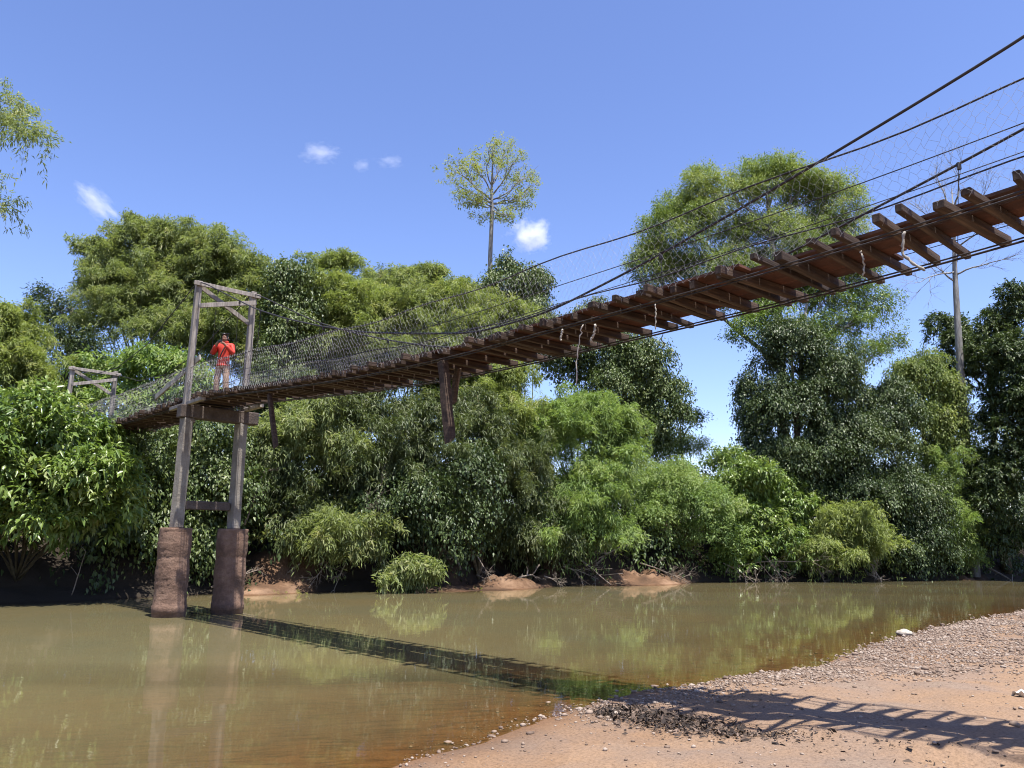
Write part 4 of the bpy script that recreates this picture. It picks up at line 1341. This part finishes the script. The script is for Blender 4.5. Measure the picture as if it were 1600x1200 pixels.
def man():
    p = bp(.25, .02, 0)
    p[2] = dz(.25) + .172
    root = empty('person', tuple(p), 'man in orange-red jacket and khaki trousers raising a camera on the bridge', 'person')
    root.scale = (1.14, 1.1, 1.09)
    root.rotation_euler = (0, 0, R(-4))   # local -Y is forward -> looks left along the river
    # local frame: x right hand side (+x = his left), -y forward, z up
    body_v = [(0, 0, .95, (.13, .10)),                                   # 0 pelvis
              (0, .0, 1.12, (.125, .095)), (0, .01, 1.30, (.15, .105)), (0, .015, 1.43, (.11, .08)),
              (0, .01, 1.50, .052), (0, -.015, 1.575, (.066, .078)), (0, -.02, 1.66, (.072, .088)), (0, -.01, 1.72, (.05, .06)),  # 4 neck .. 7 crown
              (.18, .01, 1.41, .058), (.27, -.09, 1.17, .044), (.10, -.24, 1.40, .034), (.055, -.265, 1.455, .036),              # left arm
              (-.18, .01, 1.41, .058), (-.27, -.09, 1.18, .044), (-.10, -.24, 1.41, .034), (-.055, -.265, 1.46, .036),
              (.09, 0, .88, .088), (.10, -.02, .50, .058), (.11, .02, .10, .042), (.115, -.10, .04, .036),
              (-.09, 0, .88, .088), (-.12, -.03, .50, .058), (-.14, .03, .10, .042), (-.15, -.09, .04, .036),
              (0, -.115, 1.60, .018)]                                    # nose
    e = [(0, 1), (1, 2), (2, 3), (3, 4), (4, 5), (5, 6), (6, 7), (3, 8), (8, 9), (9, 10), (10, 11), (3, 12), (12, 13), (13, 14), (14, 15),
         (0, 16), (16, 17), (17, 18), (18, 19), (0, 20), (20, 21), (21, 22), (22, 23), (5, 24)]
    fingers = []
    for s in (1, -1):
        bi = 11 if s > 0 else 15
        for k in range(5):
            i = len(body_v)
            z0 = 1.475 - k * .017
            if k == 0:
                body_v += [(s * .045, -.275, 1.44, .010), (s * .03, -.262, 1.43, .009)]
            else:
                body_v += [(s * .05, -.30, z0, .009), (s * .012, -.315, z0 + .004, .0075)]
            e += [(bi, i), (i, i + 1)]
    skin_mesh('body', body_v, e, M['skin'], root)
    jk = [(0, 0, .86, (.165, .135)), (0, 0, .98, (.16, .13)), (0, 0, 1.12, (.155, .125)), (0, .01, 1.30, (.178, .135)), (0, .015, 1.435, (.13, .10)), (0, .015, 1.50, (.072, .072)),
          (.185, .01, 1.42, .078), (.275, -.09, 1.165, .072), (.125, -.225, 1.385, .050),
          (-.185, .01, 1.42, .078), (-.275, -.09, 1.175, .072), (-.125, -.225, 1.395, .050)]
    je = [(0, 1), (1, 2), (2, 3), (3, 4), (4, 5), (4, 6), (6, 7), (7, 8), (4, 9), (9, 10), (10, 11)]
    skin_mesh('jacket', jk, je, M['jacket'], root)
    for (q, rr, zz) in (((0, .012, 1.50), .082, .05), ((0, 0, .855), .168, .045)):
        mb = MB()
        mb.lathe((q[0], q[1], q[2]), [(rr, 0), (rr + .008, zz * .5), (rr - .004, zz)], 20)
        o = mb.build('collar' if zz > .047 else 'hem', M['jacket'], None, smooth=True)
        o.parent = root
    tr = [(0, 0, .93, (.14, .115)), (.095, 0, .84, .105), (.105, -.02, .50, .082), (.115, .015, .10, .074), (.115, .01, .05, .076), (-.095, 0, .84, .105), (-.122, -.03, .50, .082), (-.14, .025, .10, .074), (-.14, .02, .05, .076)]
    te = [(0, 1), (1, 2), (2, 3), (3, 4), (0, 5), (5, 6), (6, 7), (7, 8)]
    skin_mesh('trousers', tr, te, M['trousers'], root)
    hr = [(0, .025, 1.60, (.06, .055)), (0, .02, 1.68, (.078, .088)), (0, -.005, 1.735, (.062, .075))]
    skin_mesh('hair', hr, [(0, 1), (1, 2)], M['hair'], root, 1)
    for s in (1, -1):
        mb = MB()
        mb.box((s * .027, -.098, 1.635), (.011, 0, 0), (0, .006, 0), (0, 0, .005))
        o = mb.build('eye', M['black'], None)
        o.parent = root
        sh = [(s * .115, .03, .045, (.045, .04)), (s * .12, -.06, .04, (.045, .035)), (s * .125, -.15, .032, (.04, .026))]
        skin_mesh('shoe', sh, [(0, 1), (1, 2)], M['black'], root, 0)
        ear = MB()
        ear.lathe((s * .076, .0, 1.60), [(.004, 0), (.014, .015), (.016, .03), (.006, .05)], 8)
        o = ear.build('ear', M['skin'], None, smooth=True)
        o.parent = root
    mb = MB()
    P = []
    for t in np.linspace(0, 1, 16):
        P.append((.13 - .20 * t, -.125 - .04 * math.sin(t * 3.1) + (.12 if t < .12 else 0), 1.47 - .45 * t))
    mb.tube(P, .017, 6)
    o = mb.build('bag_strap', M['strap'], None, smooth=True)
    o.parent = root
    # camera between his hands
    mt = root.matrix_basis.copy()
    mt = Matrix.Translation(root.location) @ Matrix.Rotation(root.rotation_euler[2], 4, 'Z') @ Matrix.Diagonal((1.14, 1.1, 1.09, 1))
    cp = mt @ Vector((0, -.30, 1.47))
    mb = MB()
    mb.box((0, 0, 0), (.055, 0, 0), (0, .018, 0), (0, 0, .036))
    mb.box((0, 0, .042), (.018, 0, 0), (0, .014, 0), (0, 0, .0055))
    th = np.arange(16) * 2 * np.pi / 16
    ring = lambda y, r: [(r * math.cos(q), y, r * math.sin(q)) for q in th]
    V = ring(-.018, .028) + ring(-.045, .028) + ring(-.055, .022)
    Fc = [(i + j * 16, (i + 1) % 16 + j * 16, (i + 1) % 16 + 16 + j * 16, i + 16 + j * 16) for j in (0, 1) for i in range(16)] + [tuple(range(32, 48))]
    mb.add(V, Fc)
    o = mb.build('camera', M['black'], None, bevel=.004)
    o.location = cp
    o.rotation_euler = root.rotation_euler
    tag(o, 'small dark camera held up in the hands of the man in orange', 'camera')


man()


# ------------------------------------------------------------------ stones, litter
ICO_V, ICO_F = None, None
bm = bmesh.new()
bmesh.ops.create_icosphere(bm, subdivisions=1, radius=1)
ICO_V = np.array([v.co[:] for v in bm.verts])
ICO_F = np.array([[v.index for v in f.verts] for f in bm.faces])
bm.free()


def stones(n, xs, ys, rs, g, flat=.55, sink=.35):
    k = len(xs)
    sc = rs[:, None] * np.stack([g.uniform(.7, 1.4, k), g.uniform(.7, 1.3, k), g.uniform(.35, .8, k) * flat / .55], 1)
    V = ICO_V[None] * sc[:, None] * g.uniform(.8, 1.18, (k, len(ICO_V), 1))
    th = g.uniform(0, 6.28, k)
    c, s = np.cos(th)[:, None], np.sin(th)[:, None]
    V = np.stack([V[..., 0] * c - V[..., 1] * s, V[..., 0] * s + V[..., 1] * c, V[..., 2]], -1)
    z = height(xs, ys) + sc[:, 2] * (1 - sink * 1.4)
    V = V + np.stack([xs, ys, z], 1)[:, None]
    T = (ICO_F[None] + (np.arange(k) * len(ICO_V))[:, None, None]).reshape(-1, 3)
    return V.reshape(-1, 3), T, np.repeat(g.random(k), len(ICO_F))


def stone_mat():
    m, nt, out = mat('river pebbles')
    a = node(nt, 'ShaderNodeAttribute', attribute_name='tone')
    rp = ramp(nt, [(0, (0.0974, 0.0636, 0.0433)), (.3, (0.1608, 0.1097, 0.0749)), (.6, (0.2046, 0.1492, 0.1084)), (.85, (0.2533, 0.1975, 0.1517)), (1, (0.3021, 0.2457, 0.1970))])
    nt.links.new(a.outputs['Fac'], rp.inputs['Fac'])
    p = node(nt, 'ShaderNodeBsdfPrincipled', Roughness=.8)
    nt.links.new(rp.outputs[0], p.inputs['Base Color'])
    nt.links.new(p.outputs[0], out.inputs['Surface'])
    return m


M['stone'] = stone_mat()
g = np.random.default_rng(91)
n = 760000
xs, ys = g.uniform(-1, 26, n), g.uniform(6.0, 30, n)
d = near_d(xs, ys)
# the pebble band follows the shore and widens up-river; a thin scatter everywhere else
wdt = np.interp(ys, [6, 9, 11, 12, 14, 18, 28], [.35, .45, .9, 1.6, 2.6, 4.2, 6.0])
pr = np.exp(-np.clip(d - .1, 0, None) ** 2 / (wdt ** 2)) * np.interp(ys, [6, 9.5, 11, 14], [.12, .25, .75, 1])
pr = pr * np.clip(.55 + 1.5 * fbm(xs, ys, .7, 61), .05, 1) + .022
pr = np.where(d < 0, np.clip(.30 * np.exp(d / .25), .012, 1), pr)
keep = (d > -3.5) & (g.random(n) < pr) & (np.abs(xs / ys) < .75)
xs, ys = xs[keep], ys[keep]
rs = g.lognormal(math.log(.0110), .50, len(xs)).clip(.006, .055) * np.interp(ys, [8, 25], [.85, 1.35])
V, T, tn = stones(len(xs), xs, ys, rs, g)
o = tri_mesh('gravel', V, T, M['stone'], tn)
tag(o, 'loose pale pebbles scattered along the edge of the sand bar', 'gravel', kind='stuff')
NST = len(xs)

# single stone in the shallows and another scrap on the sand
q = on_level(1413, 992)
bm = bmesh.new()
bmesh.ops.create_icosphere(bm, subdivisions=3, radius=1)
gg = np.random.default_rng(3)
for v in bm.verts:
    k = 1 + .16 * math.sin(v.co.x * 4 + 1) * math.cos(v.co.y * 3) + .06 * math.sin(v.co.z * 9 + v.co.x * 5)
    v.co = Vector((v.co.x * .19 * k, v.co.y * .15 * k, v.co.z * .085 * k))
me = bpy.data.meshes.new('stone')
bm.to_mesh(me)
bm.free()
me.polygons.foreach_set('use_smooth', [True] * len(me.polygons))
o = bpy.data.objects.new('stone', me)
C.objects.link(o)
o.location = (q[0], q[1], .04)
me.materials.append(rough_mat('pale stone', [(.3, .26, .21), (.45, .40, .33), (.55, .5, .43)], 9, .8, .4))
tag(o, 'single pale stone lying in the shallow water off the gravel edge', 'stone')

q = on_level(1595, 1062, .45)
mb = MB()
V = []
for i in range(6):
    for j in range(5):
        V.append((i * .035 - .09, j * .04 - .08, .03 * math.sin(i * 1.7 + j) + .02 * math.cos(j * 2.3)))
V2 = [(a, b, c + .004) for a, b, c in V]
Fc = [(i * 5 + j, i * 5 + j + 1, i * 5 + j + 6, i * 5 + j + 5) for i in range(5) for j in range(4)]
mb.add(V, Fc)
mb.add(V2, [f[::-1] for f in Fc])
o = mb.build('plastic_scrap', M['white'], None, smooth=True)
o.location = (q[0], q[1], hz(q[0], q[1]) + .035)
tag(o, 'crumpled white plastic scrap on the sand at the right edge', 'litter')

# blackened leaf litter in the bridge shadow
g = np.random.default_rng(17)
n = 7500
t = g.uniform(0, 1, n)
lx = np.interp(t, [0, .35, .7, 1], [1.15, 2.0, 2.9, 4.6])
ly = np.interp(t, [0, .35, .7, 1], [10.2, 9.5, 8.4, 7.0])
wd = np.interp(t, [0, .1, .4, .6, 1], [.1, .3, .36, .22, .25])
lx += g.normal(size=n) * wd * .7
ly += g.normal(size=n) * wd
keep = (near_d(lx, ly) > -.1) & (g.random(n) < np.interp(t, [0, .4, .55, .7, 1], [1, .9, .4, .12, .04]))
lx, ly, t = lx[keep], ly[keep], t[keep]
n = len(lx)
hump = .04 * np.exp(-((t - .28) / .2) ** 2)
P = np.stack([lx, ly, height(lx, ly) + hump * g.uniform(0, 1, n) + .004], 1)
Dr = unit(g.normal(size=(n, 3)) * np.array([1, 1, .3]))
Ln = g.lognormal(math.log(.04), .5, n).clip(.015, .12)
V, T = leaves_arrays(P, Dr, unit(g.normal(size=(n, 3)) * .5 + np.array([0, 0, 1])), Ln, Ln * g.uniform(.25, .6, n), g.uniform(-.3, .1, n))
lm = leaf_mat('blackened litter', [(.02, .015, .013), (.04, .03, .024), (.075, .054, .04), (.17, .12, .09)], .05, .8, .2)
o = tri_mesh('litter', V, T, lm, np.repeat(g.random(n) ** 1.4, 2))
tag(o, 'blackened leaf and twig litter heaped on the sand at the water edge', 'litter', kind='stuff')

# floating yellow-green plants by the far bank
g = np.random.default_rng(23)
pts = []
for (px, py) in ((425, 927), (440, 930), (450, 926), (470, 929), (435, 924), (458, 932), (745, 922)):
    q = on_level(px, py)
    pts.append((np.array([q[0], q[1], .03]), np.array([.45, .3, .02])))
o = foliage('floating_weed', pts, 'fine', M['sparse'], None, 24, dens=.5, size=.25, raw=True)
o.location.z = .02
tag(o, 'yellow-green weed floating on the water by the red mud right of the pier', 'weeds', kind='stuff')
open('/tmp/counts.txt','w').write(f'LEAVES {TOTAL[0]} STONES {NST}')


# ------------------------------------------------------------------ small clouds, far off
def cloud_mat(dens, seed):
    m, nt, out = mat('thin cloud')
    L = nt.links.new
    tc = node(nt, 'ShaderNodeTexCoord')
    n = node(nt, 'ShaderNodeTexNoise', Scale=1.9, Detail=7, Roughness=.62)
    mp = node(nt, 'ShaderNodeMapping')
    mp.inputs['Location'].default_value = (seed * 3.1, seed, seed * 1.7)
    L(tc.outputs['Object'], mp.inputs['Vector'])
    L(mp.outputs[0], n.inputs['Vector'])
    ln = node(nt, 'ShaderNodeVectorMath', operation='LENGTH')
    L(tc.outputs['Object'], ln.inputs[0])
    su = node(nt, 'ShaderNodeMath', operation='MULTIPLY_ADD')      # noise*2.2 - length
    su.inputs[1].default_value = 2.3
    ng = node(nt, 'ShaderNodeMath', operation='MULTIPLY')
    ng.inputs[1].default_value = -1.0
    L(ln.outputs['Value'], ng.inputs[0])
    L(n.outputs['Fac'], su.inputs[0])
    L(ng.outputs[0], su.inputs[2])
    mr = node(nt, 'ShaderNodeMapRange')
    mr.inputs['From Min'].default_value = .45
    mr.inputs['From Max'].default_value = 1.1
    mr.inputs['To Max'].default_value = dens
    L(su.outputs[0], mr.inputs['Value'])
    pv = node(nt, 'ShaderNodeVolumePrincipled')
    pv.inputs['Color'].default_value = (1, 1, 1, 1)
    pv.inputs['Anisotropy'].default_value = .1
    L(mr.outputs[0], pv.inputs['Density'])
    L(pv.outputs[0], out.inputs['Volume'])
    return m


def cloud(label, px, py, rx, ry, dens, seed, rot=0.0):
    D = 1400.0
    c = at(px, py, D)
    bm = bmesh.new()
    bmesh.ops.create_icosphere(bm, subdivisions=2, radius=1.25)
    me = bpy.data.meshes.new('cloud')
    bm.to_mesh(me)
    bm.free()
    o = bpy.data.objects.new('cloud', me)
    C.objects.link(o)
    o.location = c
    k = np.linalg.norm(c) / F
    o.scale = (rx * k, min(rx, ry) * k * 1.2, ry * k)
    o.rotation_euler = (0, rot, 0)
    me.materials.append(cloud_mat(dens, seed))
    tag(o, label, 'cloud', 'small white clouds in the blue sky')


cloud('small bright puffy cloud just right of the slender trunk', 828, 368, 42, 34, .034, 1.3)
cloud('thin slanting cloud streak above the bamboo at the left', 152, 318, 52, 20, .022, 2.1, R(42))
cloud('wispy oblong cloud high left of the slender tree, largest of its three', 500, 238, 38, 18, .018, 3.7)
cloud('tiny faint cloud puff in the middle of three wisps', 565, 258, 18, 12, .014, 4.4)
cloud('tiny faint cloud wisp nearest the slender tree crown', 610, 252, 26, 13, .012, 5.2)

# ------------------------------------------------------------------ light, camera
sun_dir = Vector((.60, -.80, 0)).normalized() * math.cos(R(72)) + Vector((0, 0, math.sin(R(72))))
sun = bpy.data.lights.new('sun', 'SUN')
sun.energy = 4.4
sun.angle = R(.53)
sun.color = (1, .955, .89)
so = bpy.data.objects.new('sun', sun)
C.objects.link(so)
so.rotation_euler = sun_dir.to_track_quat('Z', 'Y').to_euler()
so.location = (0, 0, 60)

w = bpy.data.worlds.new('World')
SC.world = w
w.use_nodes = True
nt = w.node_tree
bg = nt.nodes['Background']
sky = nt.nodes.new('ShaderNodeTexSky')
sky.sky_type = 'NISHITA'
sky.sun_disc = False
sky.sun_elevation = R(72)
sky.sun_rotation = math.atan2(sun_dir.x, sun_dir.y)
sky.air_density = 1.0
sky.dust_density = .6
sky.ozone_density = 3.0
tint = nt.nodes.new('ShaderNodeMixRGB')
tint.blend_type = 'MULTIPLY'
tint.inputs['Fac'].default_value = 1
tint.inputs['Color2'].default_value = (.204, .184, .2, 1)
nt.links.new(sky.outputs[0], tint.inputs['Color1'])
gm = nt.nodes.new('ShaderNodeGamma')          # a clearer, deeper tropical blue than the plain model
gm.inputs['Gamma'].default_value = 1.22
nt.links.new(tint.outputs[0], gm.inputs['Color'])
sc_ = nt.nodes.new('ShaderNodeMixRGB')
sc_.blend_type = 'MULTIPLY'
sc_.inputs['Fac'].default_value = 1
sc_.inputs['Color2'].default_value = (4.55, 4.55, 4.55, 1)
nt.links.new(gm.outputs[0], sc_.inputs['Color1'])
nt.links.new(sc_.outputs[0], bg.inputs['Color'])
bg.inputs['Strength'].default_value = .115

cam = bpy.data.cameras.new('camera')
cam.sensor_width = 36
cam.lens = 36 * F / 1600
cam.clip_start = .05
cam.clip_end = 6000
cobj = bpy.data.objects.new('viewpoint', cam)
C.objects.link(cobj)
cobj.matrix_world = Matrix.Translation((0, 0, CAMH)) @ (Matrix.Rotation(R(90) + PITCH, 4, 'X') @ Matrix.Rotation(ROLL, 4, 'Z'))
SC.camera = cobj

SC.view_settings.view_transform = 'Standard'
SC.view_settings.look = 'None'
SC.view_settings.exposure = 1.35
SC.view_settings.gamma = 1
cy = SC.cycles
cy.filter_width = 1.05
cy.max_bounces = 6
cy.diffuse_bounces = 3
cy.glossy_bounces = 2
cy.transmission_bounces = 4
cy.transparent_max_bounces = 8
cy.volume_bounces = 2
cy.caustics_reflective = False
cy.caustics_refractive = False
